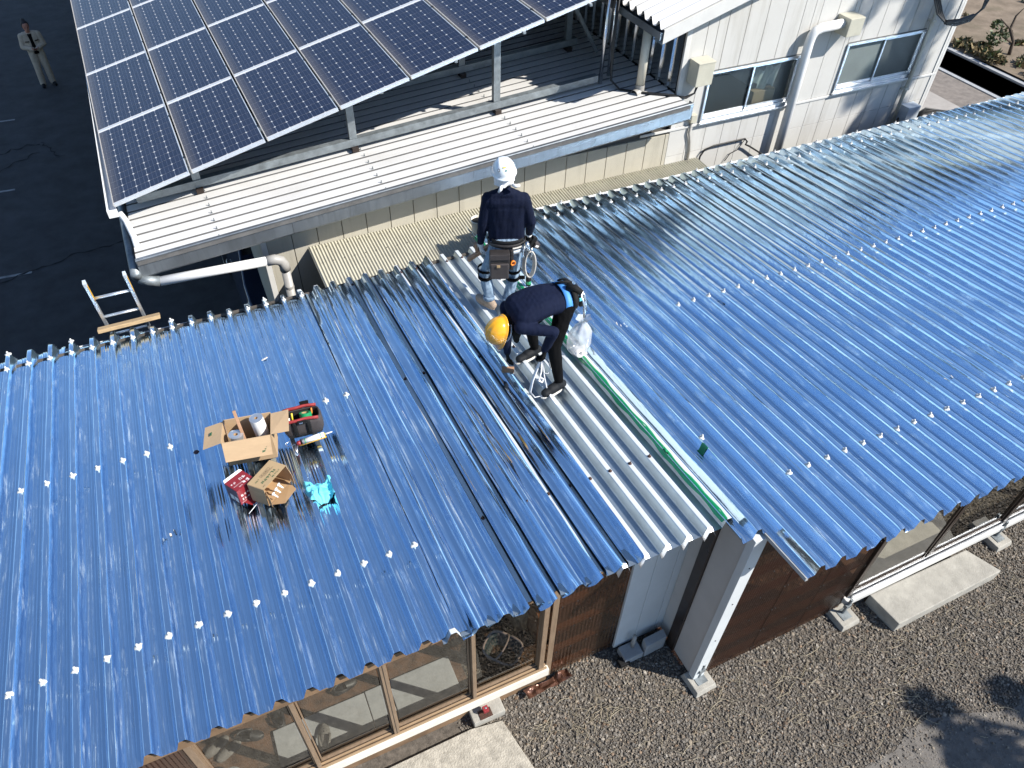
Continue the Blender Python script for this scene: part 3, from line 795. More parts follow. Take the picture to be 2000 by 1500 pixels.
# ribbed deck: ribs run along X
Y0, LP = 5.035, .1835
ys = []; hs = []
k = 0
while Y0 + k * LP < 30:
    y = Y0 + k * LP
    for dy, h in [(-.038, 0.0), (-.034, -.055), (-.003, -.055), (.003, -.002), (.006, 0.0)]:
        ys.append(y + dy); hs.append(h)
    k += 1
xs = np.array([1.2, 1.203, 2.4, 4.2, 4.21, 6.3, 6.31, 8.70])
Xg, Yg = np.meshgrid(xs, np.array(ys), indexing='ij'); Hg = np.broadcast_to(np.array(hs), Xg.shape)
Zg = LZ0 + LSL * (Xg - 1.2) + Hg + .0025 * vnoise(Xg * 2, Yg * 3, 4)
dme = np_mesh('roof_deck', np.stack([Xg, Yg, Zg], -1).reshape(-1, 3), grid_faces(len(xs), len(ys)), False)
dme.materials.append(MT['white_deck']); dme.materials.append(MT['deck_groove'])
kk = np.tile(np.arange(len(ys) - 1) % 5, len(xs) - 1); dme.polygons.foreach_set('material_index', np.where(kk < 3, 1, 0).astype(np.int32))  # groove faces painted dark to draw the shade lines between ribs
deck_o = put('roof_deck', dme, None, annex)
cb = MB(); cb.box((-.005, -.004, 0), (.005, .004, .034)); cb.box((-.010, -.008, 0), (.010, .008, .005)); CLIP = cb.me('deck_bolt', mats=['galv_steel'])
for xc in (2.15, 4.22, 6.27):
    for q in range(0, 26): put('deck_bolt', CLIP, None, deck_o, (xc, Y0 + .012 + q * LP, lz(xc) + .002))
# grey fascia along the front edge, folded top
fb = MB(); YF = 5.02
def strip(b, x0, x1, prof, zf):
    n = len(prof); v = [(x0, y, zf(x0) + z) for y, z in prof] + [(x1, y, zf(x1) + z) for y, z in prof]
    b.add(v, [(i, i + 1, n + i + 1, n + i) for i in range(n - 1)])
for a, b_ in [(1.19, 3.0), (3.003, 5.4), (5.403, 7.2), (7.203, 8.76)]:
    fo = MB(); strip(fo, a, b_, [(YF + .045, -.05), (YF + .045, .012), (YF + .0, .016), (YF - .006, .006), (YF - .004, -.215), (YF + .012, -.240), (YF + .10, -.242)], lz)
    fo.build('fascia_panel', 'fascia_metal', annex)
bx('fascia_end', (8.755, YF - .003, lz(8.76) - .235), (8.762, YF + .10, lz(8.76) + .010), 'fascia_metal', annex)
MB().add([(1.195, YF, lz(1.2) - .24), (1.195, 30, lz(1.2) - .24), (1.195, 30, lz(1.2) + .0), (1.195, YF, lz(1.2) + .01)], [(0, 1, 2, 3)]).build('eave_edge', 'dark_frame', annex)
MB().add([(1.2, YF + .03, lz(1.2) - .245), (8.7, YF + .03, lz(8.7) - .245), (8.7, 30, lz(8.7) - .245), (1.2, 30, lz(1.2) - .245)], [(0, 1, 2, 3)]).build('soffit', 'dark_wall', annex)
# curved dark gutter end under the left eave
MB().tube([(1.14, YF - .05, 2.20), (1.13, 6.5, 2.23), (1.13, 30, 2.3)], .06, 10).build('eave_gutter', 'galv_steel', annex, True)
gp = MB(); gp.tube([(1.16, 5.03, 2.13), (1.24, 5.0, 2.09), (1.36, 4.99, 2.055)], .062, 12); gp.build('gutter_elbow', 'galv_steel', annex, True)
gp = MB(); gp.tube([(1.36, 4.99, 2.055), (2.62, 4.99, 1.99)], .058, 16); gp.build('drain_pipe', 'white_pvc', annex, True)
gp = MB(); gp.tube([(2.60, 4.99, 1.99), (2.70, 4.99, 1.985), (2.765, 4.99, 1.95), (2.795, 4.99, 1.88), (2.795, 4.99, 1.80)], .066, 16); gp.build('pipe_elbow', 'grey_pvc', annex, True)
gp = MB(); gp.tube([(2.795, 4.99, 1.81), (2.795, 4.99, LOW)], .056, 16); gp.lathe([(.062, 1.52), (.062, 1.56)], Matrix.Translation((2.795, 4.99, 0)), 16); gp.build('drain_pipe', 'grey_pvc', annex, True)
# front wall of separate panels
bx('wall_core', (2.69, YW + .03, LOW), (8.70, YW + .12, 2.35), 'joint_dark', annex)
jx = [2.67 + .333 * i for i in range(19)] + [8.732]
for a, b_ in zip(jx[:-1], jx[1:]):
    bx('wall_panel', (a + .005, YW, LOW), (min(b_, 8.732) - .005, YW + .034, 2.28), 'cream_siding', annex, .004)
bx('corner_trim', (2.60, YW - .012, LOW), (2.672, YW + .12, 2.2), 'trim_white', annex, .004)
bx('side_wall', (2.66, YW + .04, LOW), (2.69, 30, 2.3), 'cream_siding', annex)
# pale corrugated awning between annex and shed
aw = thing('corrugated_awning', 'narrow cream corrugated plastic awning between the shed and the panel wall', 'awning', (6.2, 4.95, 1.70))
def awning_piece(x0, x1, dz):
    n = int((x1 - x0) / .042 * 8); xs = np.linspace(x0, x1, n); z = .010 * np.sin(xs / .042 * 2 * math.pi)
    v = []
    for a, q in zip(xs, z): v += [(a, 4.42, 1.735 + dz + q), (a, 4.9, 1.752 + dz + q), (a, YW - .004, 1.77 + dz + q)]
    f = []
    for i in range(n - 1): f += [(3 * i, 3 * i + 3, 3 * i + 4, 3 * i + 1), (3 * i + 1, 3 * i + 4, 3 * i + 5, 3 * i + 2)]
    o = put('awning_sheet', mesh('awning_sheet', v, f, True), 'ivory_plastic', aw)
    for i in range(int((x1 - x0) / .15)):
        for y, zz in ((5.32, 1.768), (5.0, 1.757)):
            put('screw', SCREW, None, o, (x0 + .09 + .144 * i, y, zz + dz + .007), (0, 0, 0))
for i, (a, b_) in enumerate([(3.18, 4.72), (4.69, 6.24), (6.21, 7.76), (7.73, 9.33)]): awning_piece(a, b_, .004 * (i % 2))
for xx in (3.22, 4.7, 6.22, 7.75, 9.28): bx('awning_rafter', (xx - .02, 4.40, 1.69), (xx + .02, YW - .005, 1.725), 'galv_steel', aw)

# ================================================================== SOLAR ARRAY
AO = Vector((1.1234, 5.7012, 2.74)); E1 = Vector((.97404, .02015, .22549)); E2 = Vector((-.02068, .99979, -.00639))
E1.normalize(); E2 = (E2 - E1 * E2.dot(E1)).normalized(); E3 = E1.cross(E2)
PX, PY = .9658, 1.972
AM = Matrix((E1, E2, E3)).transposed().to_4x4(); AROT = AM.to_euler()
PW, PL, PT = .938, 1.960, .040
CS, CG = .1538, .1565           # cell size and pitch
# material of the cells: fine printed fingers and bus bars
def cell_material(name, dusty):
    m, nt, N, L, P = nodes(name)
    tc = N.new('ShaderNodeTexCoord'); sp = N.new('ShaderNodeSeparateXYZ'); L.new(tc.outputs['Object'], sp.inputs[0])
    a = N.new('ShaderNodeMath'); a.operation = 'MULTIPLY_ADD'; a.inputs[1].default_value = 1 / .050; a.inputs[2].default_value = 50.0; L.new(sp.outputs['X'], a.inputs[0])
    fr = N.new('ShaderNodeMath'); fr.operation = 'FRACT'; L.new(a.outputs[0], fr.inputs[0])
    lt = N.new('ShaderNodeMath'); lt.operation = 'COMPARE'; lt.inputs[1].default_value = .5; lt.inputs[2].default_value = .045; L.new(fr.outputs[0], lt.inputs[0])
    oi = N.new('ShaderNodeObjectInfo')
    mx = N.new('ShaderNodeMix'); mx.data_type = 'RGBA'; mx.inputs['A'].default_value = (.0065, .0095, .030, 1); mx.inputs['B'].default_value = (.011, .0145, .038, 1)
    L.new(oi.outputs['Random'], mx.inputs['Factor'])
    m2 = N.new('ShaderNodeMix'); m2.data_type = 'RGBA'; m2.inputs['B'].default_value = (.06, .07, .11, 1)
    L.new(mx.outputs['Result'], m2.inputs['A']); L.new(lt.outputs[0], m2.inputs['Factor']); out = m2.outputs['Result']
    if dusty:
        mr = N.new('ShaderNodeMapRange'); mr.inputs['From Min'].default_value = -.085; mr.inputs['From Max'].default_value = .06; mr.inputs['To Min'].default_value = .42; mr.inputs['To Max'].default_value = .02
        nz = N.new('ShaderNodeTexNoise'); nz.inputs['Scale'].default_value = 25
        L.new(tc.outputs['Object'], nz.inputs['Vector'])
        mu = N.new('ShaderNodeMath'); mu.operation = 'MULTIPLY'
        nr = N.new('ShaderNodeMapRange'); nr.inputs['To Min'].default_value = .5; nr.inputs['To Max'].default_value = 1.25; L.new(nz.outputs['Fac'], nr.inputs['Value'])
        L.new(sp.outputs['X'], mr.inputs['Value']); L.new(mr.outputs[0], mu.inputs[0]); L.new(nr.outputs[0], mu.inputs[1])
        m3 = N.new('ShaderNodeMix'); m3.data_type = 'RGBA'; m3.inputs['B'].default_value = (.21, .18, .15, 1)
        L.new(out, m3.inputs['A']); L.new(mu.outputs[0], m3.inputs['Factor']); out = m3.outputs['Result']
    L.new(out, P.inputs['Base Color']); P.inputs['Roughness'].default_value = .35
    P.inputs['Coat Weight'].default_value = .16; P.inputs['Coat Roughness'].default_value = .08
    MT[name] = m
cell_material('solar_cell', False); cell_material('solar_cell_dusty', True)
mat('backsheet', (.62, .62, .62), .4, 0, .03)
mat('frame_dusty', (.52, .49, .45), .7, 0.1, .15, 20)
c = CS / 2; q = .014
cv = [(-c + q, -c), (c - q, -c), (c, -c + q), (c, c - q), (c - q, c), (-c + q, c), (-c, c - q), (-c, -c + q)]
CELL = mesh('solar_cell', [(x, y, 0) for x, y in cv], [tuple(range(8))]); CELL.materials.append(MT['solar_cell'])
CELLD = mesh('solar_cell', [(x, y, 0) for x, y in cv], [tuple(range(8))]); CELLD.materials.append(MT['solar_cell_dusty'])
fb = MB(); w = .012
fb.box((w, 0, -PT), (PW, w, 0)); fb.box((w, PL - w, -PT), (PW, PL, 0)); fb.box((PW - w, w, -PT), (PW, PL - w, 0))
FRAME = fb.me('frame', bevel=.0015, mats=['panel_frame'])
FRAMED = MB().box((0, 0, -PT), (w, PL, .0005)).me('frame', bevel=.0015, mats=['frame_dusty'])
BACK = mesh('backsheet', [(w - .002, w - .002, -.006), (PW - w + .002, w - .002, -.006), (PW - w + .002, PL - w + .002, -.006), (w - .002, PL - w + .002, -.006)], [(0, 1, 2, 3)]); BACK.materials.append(MT['backsheet'])
UNDER = mesh('added_underside', [(w - .002, w - .002, -.012), (PW - w + .002, w - .002, -.012), (PW - w + .002, PL - w + .002, -.012), (w - .002, PL - w + .002, -.012)], [(3, 2, 1, 0)]); UNDER.materials.append(MT['bag_black'])  # black sheet added below each panel to absorb bounce light
vis = [(0, 0), (0, 1), (0, 2), (0, 3), (0, 4), (1, 0), (1, 1), (1, 2), (1, 3), (2, 0), (2, 1), (2, 2), (3, 0), (3, 1), (3, 2), (4, 0), (4, 1), (5, 0), (5, 1), (6, 0), (7, 0)]
ordn = ['first', 'second', 'third', 'fourth', 'fifth', 'sixth', 'seventh', 'eighth']
rown = ['in the row nearest the shed', 'in the second row from the shed', 'in the third row from the shed', 'in the fourth row from the shed', 'in the fifth row from the shed', 'in the sixth row from the shed', 'in the seventh row from the shed', 'in the eighth row from the shed', 'in the ninth row from the shed']
clb = MB(); clb.box((0, -.02, 0), (.030, .02, .012)); CLAMP = clb.me('clamp', bevel=.002, mats=['black_rubber'])
cfv = []; cff = []
for a_ in range(6):
    for b_ in range(12):
        ox, oy = (PW - 5 * CG) / 2 + a_ * CG, (PL - 11 * CG) / 2 + b_ * CG
        cff.append(tuple(range(len(cfv), len(cfv) + 8))); cfv += [(ox + x, oy + y, -.0045) for x, y in cv]
CELLFIELD = mesh('cell_field', cfv, cff); CELLFIELD.materials.append(MT['solar_cell'])
def panel(i, j, solid=False):
    o = AO + E1 * (PX * i) + E2 * (PY * j)
    t = bpy.data.objects.new('solar_panel', None); COL.objects.link(t); t.location = o; t.rotation_euler = AROT; WORG[t.name] = o
    tag(t, 'framed dark blue solar panel, %s from the left %s' % (ordn[i], rown[j]), 'solar panel', 'solar panels on the annex roof')
    def sub(name, me, loc=(0, 0, 0)):
        b = bpy.data.objects.new(name, me); COL.objects.link(b); b.parent = t; b.location = loc; return b
    sub('frame', FRAME); sub('frame_edge', FRAMED); sub('backsheet', BACK); sub('added_underside', UNDER)
    x0 = (PW - 5 * CG) / 2; y0 = (PL - 11 * CG) / 2
    if solid:
        o2 = sub('cell_field', CELLFIELD); o2['kind'] = 'stuff'
    else:
        for a in range(6):
            for b in range(12):
                sub('solar_cell', CELLD if a == 0 else CELL, (x0 + a * CG, y0 + b * CG, -.0045))
    for yy in (.38, 1.58): sub('clamp', CLAMP, (PW - .004, yy, -.004))
for ij in vis: panel(*ij)
# panels beyond the frame continue as plain copies so that shade and reflections are right
for i in range(8):
    for j in range(9):
        if (i, j) not in vis: panel(i, j, True)

rack = thing('panel_rack', 'galvanised steel rack of posts and beams carrying the solar panels', 'rack', (4.6, 7, 2.5))
def beam(name, a, b, w, h, m='galv_steel', parent=rack, up=(0, 0, 1)):
    a = Vector(a); b = Vector(b); d = (b - a).normalized(); s = d.cross(Vector(up)).normalized(); u = s.cross(d)
    v = []
    for p in (a, b):
        for sx, sz in ((-1, -1), (1, -1), (1, 1), (-1, 1)): v.append(p + s * (sx * w / 2) + u * (sz * h / 2))
    return MB().add(v, [(3, 2, 1, 0), (4, 5, 6, 7), (0, 1, 5, 4), (1, 2, 6, 5), (2, 3, 7, 6), (3, 0, 4, 7)]).build(name, m, parent, bevel=.003)
def az(X, Y): # lower face of array
    n = E3; return AO.z - (n.x * (X - AO.x) + n.y * (Y - AO.y)) / n.z - PT - .01
for Y in (6.20, 7.50, 8.85, 10.2):
    beam('roof_beam', (1.35, Y, lz(1.35) + .115), (7.85 if Y < 7 else 8.2, Y, lz(7.85 if Y < 7 else 8.2) + .115), .10, .10)
    for X in (2.1, 4.15, 6.24, 8.05):
        if X > 8 and Y < 7: continue
        top = az(X, Y) - .05
        if top - (lz(X) + .165) > .06: beam('post', (X, Y, lz(X) + .165), (X, Y, top), .10, .075, up=(0, 1, 0))
        bx('beam_foot', (X - .045, Y - .10, lz(X) + .003), (X + .045, Y + .09, lz(X) + .062), 'dark_frame', rack, .003)
    beam('tilt_beam', (1.25, Y, az(1.25, Y) - .028), (8.55, Y, az(8.55, Y) - .028), .06, .05)
for X in (1.6, 2.6, 3.55, 4.5, 5.5, 6.45, 7.4): beam('rail', (X, 5.78, az(X, 5.78) - .0), (X, 13, az(X, 13) - .0), .04, .03)
beam('brace', (8.3, 7.0, lz(8.3) + .1), (7.55, 6.9, az(7.55, 6.9) - .08), .05, .05)
beam('brace', (6.9, 8.0, lz(6.9) + .1), (6.3, 8.0, az(6.3, 8) - .05), .04, .04)
ap = thing('array_gutter', 'thin white gutter along the left edge of the solar array', 'gutter', (1.05, 9, 2.55))
gb = MB(); gb.prism([(1.04, 2.70), (1.055, 2.62), (1.125, 2.62), (1.14, 2.66), (1.133, 2.66), (1.12, 2.627), (1.06, 2.627), (1.047, 2.70)], 5.66, 29.5, 'Y'); gb.build('channel', 'white_pvc', ap)
bx('end_cap', (1.038, 5.652, 2.60), (1.150, 5.662, 2.70), 'white_pvc', ap, .002)
MB().tube([(1.16, 5.70, 2.62), (1.20, 5.62, 2.55), (1.23, 5.45, 2.42), (1.235, 5.32, 2.36)], .035, 12).build('downpipe', 'white_pvc', ap, True)
bx('pipe_bracket', (1.22, 5.27, 2.325), (1.34, 5.40, 2.345), 'trim_white', ap, .004)

# ================================================================== TWO STOREY BUILDING
tower = thing('white_building', 'tall white panel-clad building with two sliding windows at upper right', 'building', (11.4, 8, LOW))
GS = .30
def gz(X): return 3.80 + GS * (X - 8.26)
XL, XR = 8.73, 14.12
WIN = [(9.235, 10.925, 2.375, 3.135), (11.81, 13.46, 2.40, 3.165)]
wc = MB()
for pts in [[(XL + .02, LOW), (XR - .02, LOW), (XR - .02, 2.36), (XL + .02, 2.36)], [(XL + .02, 2.362), (9.23, 2.362), (9.23, gz(9.23)), (XL + .02, gz(XL))], [(10.93, 2.362), (11.80, 2.362), (11.80, gz(11.8)), (10.93, gz(10.93))],
            [(13.465, 2.362), (XR - .02, 2.362), (XR - .02, gz(XR)), (13.465, gz(13.465))], [(9.232, 3.145), (10.928, 3.145), (10.928, gz(10.928)), (9.232, gz(9.232))], [(11.802, 3.175), (13.463, 3.175), (13.463, gz(13.463)), (11.802, gz(11.802))]]:
    wc.prism(pts, YW + .037, YW + .14, 'Y')
wc.build('wall_core', 'joint_dark', tower)
BELT = 2.345
def wall_panel(x0, x1, z0, z1a, z1b):
    MB().prism([(x0 + .004, z0), (x1 - .004, z0), (x1 - .004, z1b), (x0 + .004, z1a)], YW, YW + .036, 'Y').build('wall_panel', 'white_siding', tower, bevel=.003)
xj = XL
edges = [XL + .333 * i for i in range(17)]
edges = [e for e in edges if e < XR - .12] + [XR]
for a, b_ in zip(edges[:-1], edges[1:]):
    wall_panel(a, b_, 1.90, BELT - .02, BELT - .02); wall_panel(a, b_, LOW, 1.894, 1.894)
    cuts = sorted(set([a, b_] + [e for w0, w1, _, _ in WIN for e in (w0, w1) if a < e < b_]))
    for p0, p1 in zip(cuts[:-1], cuts[1:]):
        mid = (p0 + p1) / 2; inside = [w_ for w_ in WIN if w_[0] < mid < w_[1]]
        if inside:
            w0, w1, z0, z1 = inside[0]
            wall_panel(p0, p1, z1 + .01, gz(p0) + .0, gz(p1) + .0)
        else: wall_panel(p0, p1, BELT + .02, gz(p0), gz(p1))
bx('belt_trim', (8.2, YW - .018, BELT - .018), (XR, YW + .0, BELT + .018), 'trim_white', tower, .003)
for xx in (XR - .09, XR - .035): bx('corner_trim', (xx, YW - .014, LOW), (xx + .05, YW - .002, gz(XR)), 'trim_white', tower, .003)
bx('corner_trim', (XL - .004, YW - .012, 2.35), (XL + .075, YW - .001, gz(XL)), 'trim_white', tower, .003)
bx('side_wall', (XR - .02, YW + .01, LOW), (XR + .02, 14, 5.4), 'white_siding', tower)
# shaded side wall of bright ribbed metal
n = int(5.2 / .25); v = []; f = []
yy = []; xx = []
for i in range(n):
    for d, o_ in [(0, 0), (.16, 0), (.175, -.03), (.23, -.03), (.245, 0)]: yy.append(YW + .05 + i * .25 + d); xx.append(XL - .005 + o_)
for a, b_ in zip(xx, yy): v += [(a, b_, 2.3), (a, b_, gz(XL) + .05)]
f = [(2 * i, 2 * i + 1, 2 * i + 3, 2 * i + 2) for i in range(len(xx) - 1)]
mat('mirror_siding', (.62, .62, .60), .16, 1.0, .1, 3, .12, 20, (1, 1, .25), rvar=.06)
put('metal_side_wall', mesh('metal_side_wall', v, f), 'mirror_siding', tower)
# windows
def window(w0, w1, z0, z1, pane_m, left_m):
    fr = MB(); t = .035; y0, y1 = YW - .03, YW + .06
    fr.box((w0, y0, z0), (w0 + t, y1, z1)); fr.box((w1 - t, y0, z0), (w1, y1, z1)); fr.box((w0 + t, y0, z1 - t), (w1 - t, y1, z1)); fr.box((w0 + t, y0, z0), (w1 - t, y1, z0 + t + .02))
    wo_ = fr.build('window', 'aluminium', tower, bevel=.003)
    bx('sill', (w0 - .02, YW - .065, z0 - .03), (w1 + .02, YW - .0, z0 - .002), 'aluminium', wo_, .003)
    mid = (w0 + w1) / 2
    for k_, (a, b_, y) in enumerate([(w0 + t, mid + .02, YW + .035), (mid - .02, w1 - t, YW + .012)]):
        s = MB(); q_ = .026
        s.box((a, y - .012, z0 + .056), (a + q_, y + .008, z1 - t)); s.box((b_ - q_, y - .012, z0 + .056), (b_, y + .008, z1 - t))
        s.box((a + q_, y - .012, z0 + .056), (b_ - q_, y + .008, z0 + .10)); s.box((a + q_, y - .012, z1 - t - .03), (b_ - q_, y + .008, z1 - t)); s.build('sash', 'aluminium', wo_, bevel=.002)
        put('pane', mesh('pane', [(a + .02, y, z0 + .09), (b_ - .02, y, z0 + .09), (b_ - .02, y, z1 - t - .02), (a + .02, y, z1 - t - .02)], [(0, 1, 2, 3)]), pane_m[k_], wo_)
    return wo_
glass('tint_glass', (.60, .66, .64), .01, .35, (.10, .13, .13), .16)
window(*WIN[0], ('tint_glass', 'tint_glass'), None)
window(*WIN[1], ('frosted', 'frosted_dark'), None)
# room behind the left window: dark box, a hanging cloth and a pale carton
rm = MB(); w0, w1, z0, z1 = WIN[0]
rm.add([(w0 - .3, YW + .15, z0 - .3), (w1 + .3, YW + .15, z0 - .3), (w1 + .3, 7.2, z0 - .3), (w0 - .3, 7.2, z0 - .3)], [(0, 1, 2, 3)])
rm.add([(w0 - .3, 7.2, z0 - .3), (w1 + .3, 7.2, z0 - .3), (w1 + .3, 7.2, z1 + .4), (w0 - .3, 7.2, z1 + .4)], [(0, 1, 2, 3)])
rm.build('room_shell', 'room_dark', tower)
n_ = 30; vv = []
for i in range(n_):
    u = i / (n_ - 1); x_ = 10.28 + .42 * u; top = z1 - .10 - .12 * abs(math.sin(u * 6.0)) ; bot = z0 + .30 - .1 * u + .08 * math.sin(u * 9)
    vv += [(x_, YW + .16 + .03 * math.sin(u * 17), top), (x_ - .05, YW + .17 + .03 * math.sin(u * 17 + 1), bot)]
solo('hanging_cloth', mesh('hanging_cloth', vv, [(2 * i, 2 * i + 2, 2 * i + 3, 2 * i + 1) for i in range(n_ - 1)], True), 'curtain', 'pale cloth hanging behind the window with aluminium frame', 'cloth')
solo('window_carton', MB().box((10.27, YW + .10, z0 + .06), (10.68, YW + .22, z0 + .24)).me('window_carton', bevel=.004), 'cardboard', 'pale carton standing inside on the window sill', 'carton')
# the back plane closing the wall openings
# upper roof
ur = MB(); ys = []; hs = []
k = 0
while 5.17 + k * .19 < 10.5:
    y = 5.17 + k * .19
    for dy, h in [(0, -.085), (.02, -.08), (.06, 0), (.10, .0), (.14, -.08), (.16, -.085)]: ys.append(y + dy); hs.append(h)
    k += 1
xs = np.array([8.12, 8.124, 9.5, 11, 13, 14.6]); Xg, Yg = np.meshgrid(xs, np.array(ys), indexing='ij')
Zg = 3.97 + GS * (Xg - 8.12) + np.broadcast_to(np.array(hs), Xg.shape) + .06
put('upper_roof', np_mesh('upper_roof', np.stack([Xg, Yg, Zg], -1).reshape(-1, 3), grid_faces(len(xs), len(ys)), False), 'white_deck', tower)
fo = MB(); strip(fo, 8.17, 14.6, [(5.27, .10), (5.19, .105), (5.165, .10), (5.165, -.075), (5.18, -.09), (5.40, -.085)], lambda X: gz(X) + .06); fo.build('verge_fascia', 'trim_white', tower)
gb = MB(); gb.prism([(8.13, 3.90), (8.135, 3.80), (8.235, 3.80), (8.24, 3.90), (8.232, 3.90), (8.228, 3.808), (8.142, 3.808), (8.138, 3.90)], 5.20, 10.4, 'Y'); gb.box((8.13, 5.19, 3.80), (8.24, 5.198, 3.90)); gb.build('gutter', 'fascia_metal', tower)
hb = MB()
for yy_ in (5.45, 6.0, 6.55): hb.tube([(8.185, yy_, 3.80), (8.18, yy_, 3.93), (8.22, yy_ + .01, 3.96), (8.25, yy_, 3.92)], .006, 6)
hb.build('gutter_hook', 'steel', tower, True)
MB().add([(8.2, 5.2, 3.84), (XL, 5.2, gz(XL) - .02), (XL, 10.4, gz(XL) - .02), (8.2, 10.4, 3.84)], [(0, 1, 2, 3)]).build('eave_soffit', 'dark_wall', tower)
# cream downpipe on the shaded side with an open elbow
dp = MB(); dp.tube([(8.30, 5.72, 3.80), (8.30, 5.72, 2.95)], .062, 16); dp.build('downpipe', 'beige_pvc', tower, True)
dp = MB(); dp.lathe([(.068, 2.88), (.068, 2.98)], Matrix.Translation((8.30, 5.72, 0)), 16); dp.tube([(8.30, 5.72, 2.97), (8.30, 5.72, 2.90), (8.26, 5.70, 2.865), (8.18, 5.67, 2.86)], .066, 16, cap=False); dp.build('pipe_elbow', 'grey_pvc', tower, True)
# flue with square terminal, white pipe down the wall
du = MB(); du.tube([(11.45, 5.27, 3.56), (11.02, 5.27, 3.545), (10.93, 5.27, 3.52), (10.885, 5.27, 3.46), (10.87, 5.27, 3.36), (10.87, 5.27, 3.2), (10.87, 5.27, 1.2)], .068, 18); du.build('flue_pipe', 'white_pvc', tower, True)
bx('vent_box', (11.42, 5.13, 3.40), (11.70, 5.395, 3.66), 'ivory_plastic', tower, .01)
dp = MB(); dp.tube([(13.44, 5.33, 4.9), (13.44, 5.33, 1.0)], .032, 12); dp.build('downpipe', 'beige_pvc', tower, True)
for z in (3.3, 2.2): bx('pipe_clip', (13.395, 5.295, z), (13.485, 5.40, z + .03), 'beige_pvc', tower, .003)
bb = bx('junction_box', (8.85, 5.17, 3.06), (9.13, 5.395, 3.38), 'ivory_plastic', tower, .008)
bx('lid', (8.845, 5.165, 3.372), (9.135, 5.39, 3.392), 'ivory_plastic', bb, .005)
cb_ = MB()
rr_ = random.Random(3)
for k_ in range(5):
    o_ = [rr_.uniform(-.02, .02) for _ in range(8)]
    cb_.tube([(8.02 + o_[0], 6.1 + o_[1], 4.2), (8.0 + o_[2], 6.1 + o_[3], 3.4), (8.0 + o_[4], 6.05, 2.95), (8.08, 5.9 + o_[5], 2.86), (8.35, 5.6 + o_[6], 2.89), (8.62, 5.36, 2.90 + o_[7]), (8.80, 5.28 + o_[1], 2.88), (8.93, 5.26, 2.93), (8.97 + o_[2], 5.27, 3.08)], .013, 7)
cb_.build('cable_bundle', 'black_rubber', tower, True)
cb_ = MB(); cb_.tube([(7.92, 6.2, 4.3), (7.92, 6.2, 2.86)], .03, 8); cb_.tube([(8.06, 6.22, 4.3), (8.05, 6.2, 2.95)], .028, 8); cb_.build('wire_conduit', 'steel', tower, True)
bx('socket_box', (9.035, 5.33, 2.42), (9.135, 5.398, 2.54), 'ivory_plastic', tower, .005)
MB().tube([(9.085, 5.37, 2.42), (9.07, 5.37, 2.25), (9.12, 5.375, 2.1), (9.15, 5.375, 1.95), (9.15, 5.375, 1.5)], .018, 8).build('conduit', 'grey_pvc', tower, True)
cb_ = MB(); cb_.tube([(9.36, 5.36, 1.4), (9.37, 5.36, 1.80), (9.43, 5.36, 1.90), (9.6, 5.36, 1.935), (9.9, 5.36, 1.935), (10.2, 5.36, 1.935), (10.25, 5.35, 1.88), (10.22, 5.34, 1.84), (10.3, 5.34, 1.80), (10.55, 5.33, 1.64), (10.8, 5.32, 1.5)], .014, 7)
cb_.tube([(10.22, 5.37, 1.93), (10.1, 5.375, 1.75), (9.98, 5.375, 1.72), (9.9, 5.375, 1.6)], .007, 6); cb_.build('wall_cable', 'black_rubber', tower, True)
# service cables looping at the far corner
cb_ = MB()
for k_ in range(4):
    d_ = k_ * .035
    cb_.tube([(13.12 + d_, 5.36, 4.3), (13.12 + d_, 5.25, 3.75), (13.17 + d_, 5.1, 3.52), (13.32 + d_ * .5, 5.02, 3.40 - d_ * .3), (13.55, 5.0, 3.38 - d_ * .4), (13.82, 4.98, 3.43 - d_ * .5), (14.0 - d_ * .3, 4.97, 3.55), (14.05 - d_, 4.97, 3.75), (14.1, 4.97, 4.5)], .014, 7)
cb_.build('service_cable', 'black_rubber', tower, True)
MB().tube([(13.32, 5.02, 3.41), (13.6, 5.0, 3.40), (13.85, 4.98, 3.45)], .035, 8).build('cable_sleeve', 'black_rubber', tower, True)
bx('meter_box', (13.56, 5.20, 1.62), (13.84, 5.395, 1.90), 'belt_pale', tower, .006)
cb_ = MB()
for k_ in range(5): cb_.tube([(13.5 - .02 * k_, 5.3, 1.4), (13.45 - .03 * k_, 5.25 - .02 * k_, 1.72), (13.3 - .04 * k_, 5.2, 1.66 - .05 * k_), (13.1, 5.2, 1.5 - .03 * k_)], .018, 7)
for k_ in range(4): cb_.tube([(13.86, 5.3, 1.5 + .05 * k_), (14.05, 5.25, 1.70 + .03 * k_), (14.35 + .08 * k_, 5.2, 1.66), (14.6, 5.2, 1.45)], .02, 7)
cb_.build('hose_bundle', 'black_rubber', tower, True)

# ================================================================== PEOPLE
def capsule(b, p0, r0, p1, r1, n=14):
    p0 = Vector(p0); p1 = Vector(p1); d = p1 - p0; L = d.length
    if L < 1e-5: d = Vector((0, 0, 1)); L = 1e-5
    d.normalize()
    up = d.orthogonal().normalized(); w = d.cross(up); v = []; f = []; rings = []
    for a in (-80, -50, -25, 0): rings.append((p0 + d * (r0 * math.sin(R(a))), r0 * math.cos(R(a))))
    for a in (0, 25, 50, 80): rings.append((p1 + d * (r1 * math.sin(R(a))), r1 * math.cos(R(a))))
    for c_, rr in rings:
        for j in range(n):
            t = 2 * math.pi * j / n; v.append(c_ + (up * math.cos(t) + w * math.sin(t)) * rr)
    for i in range(len(rings) - 1):
        for j in range(n): f.append((i * n + j, i * n + (j + 1) % n, (i + 1) * n + (j + 1) % n, (i + 1) * n + j))
    f.append(tuple(range(n - 1, -1, -1))); f.append(tuple((len(rings) - 1) * n + j for j in range(n)))
    b.add(v, f)

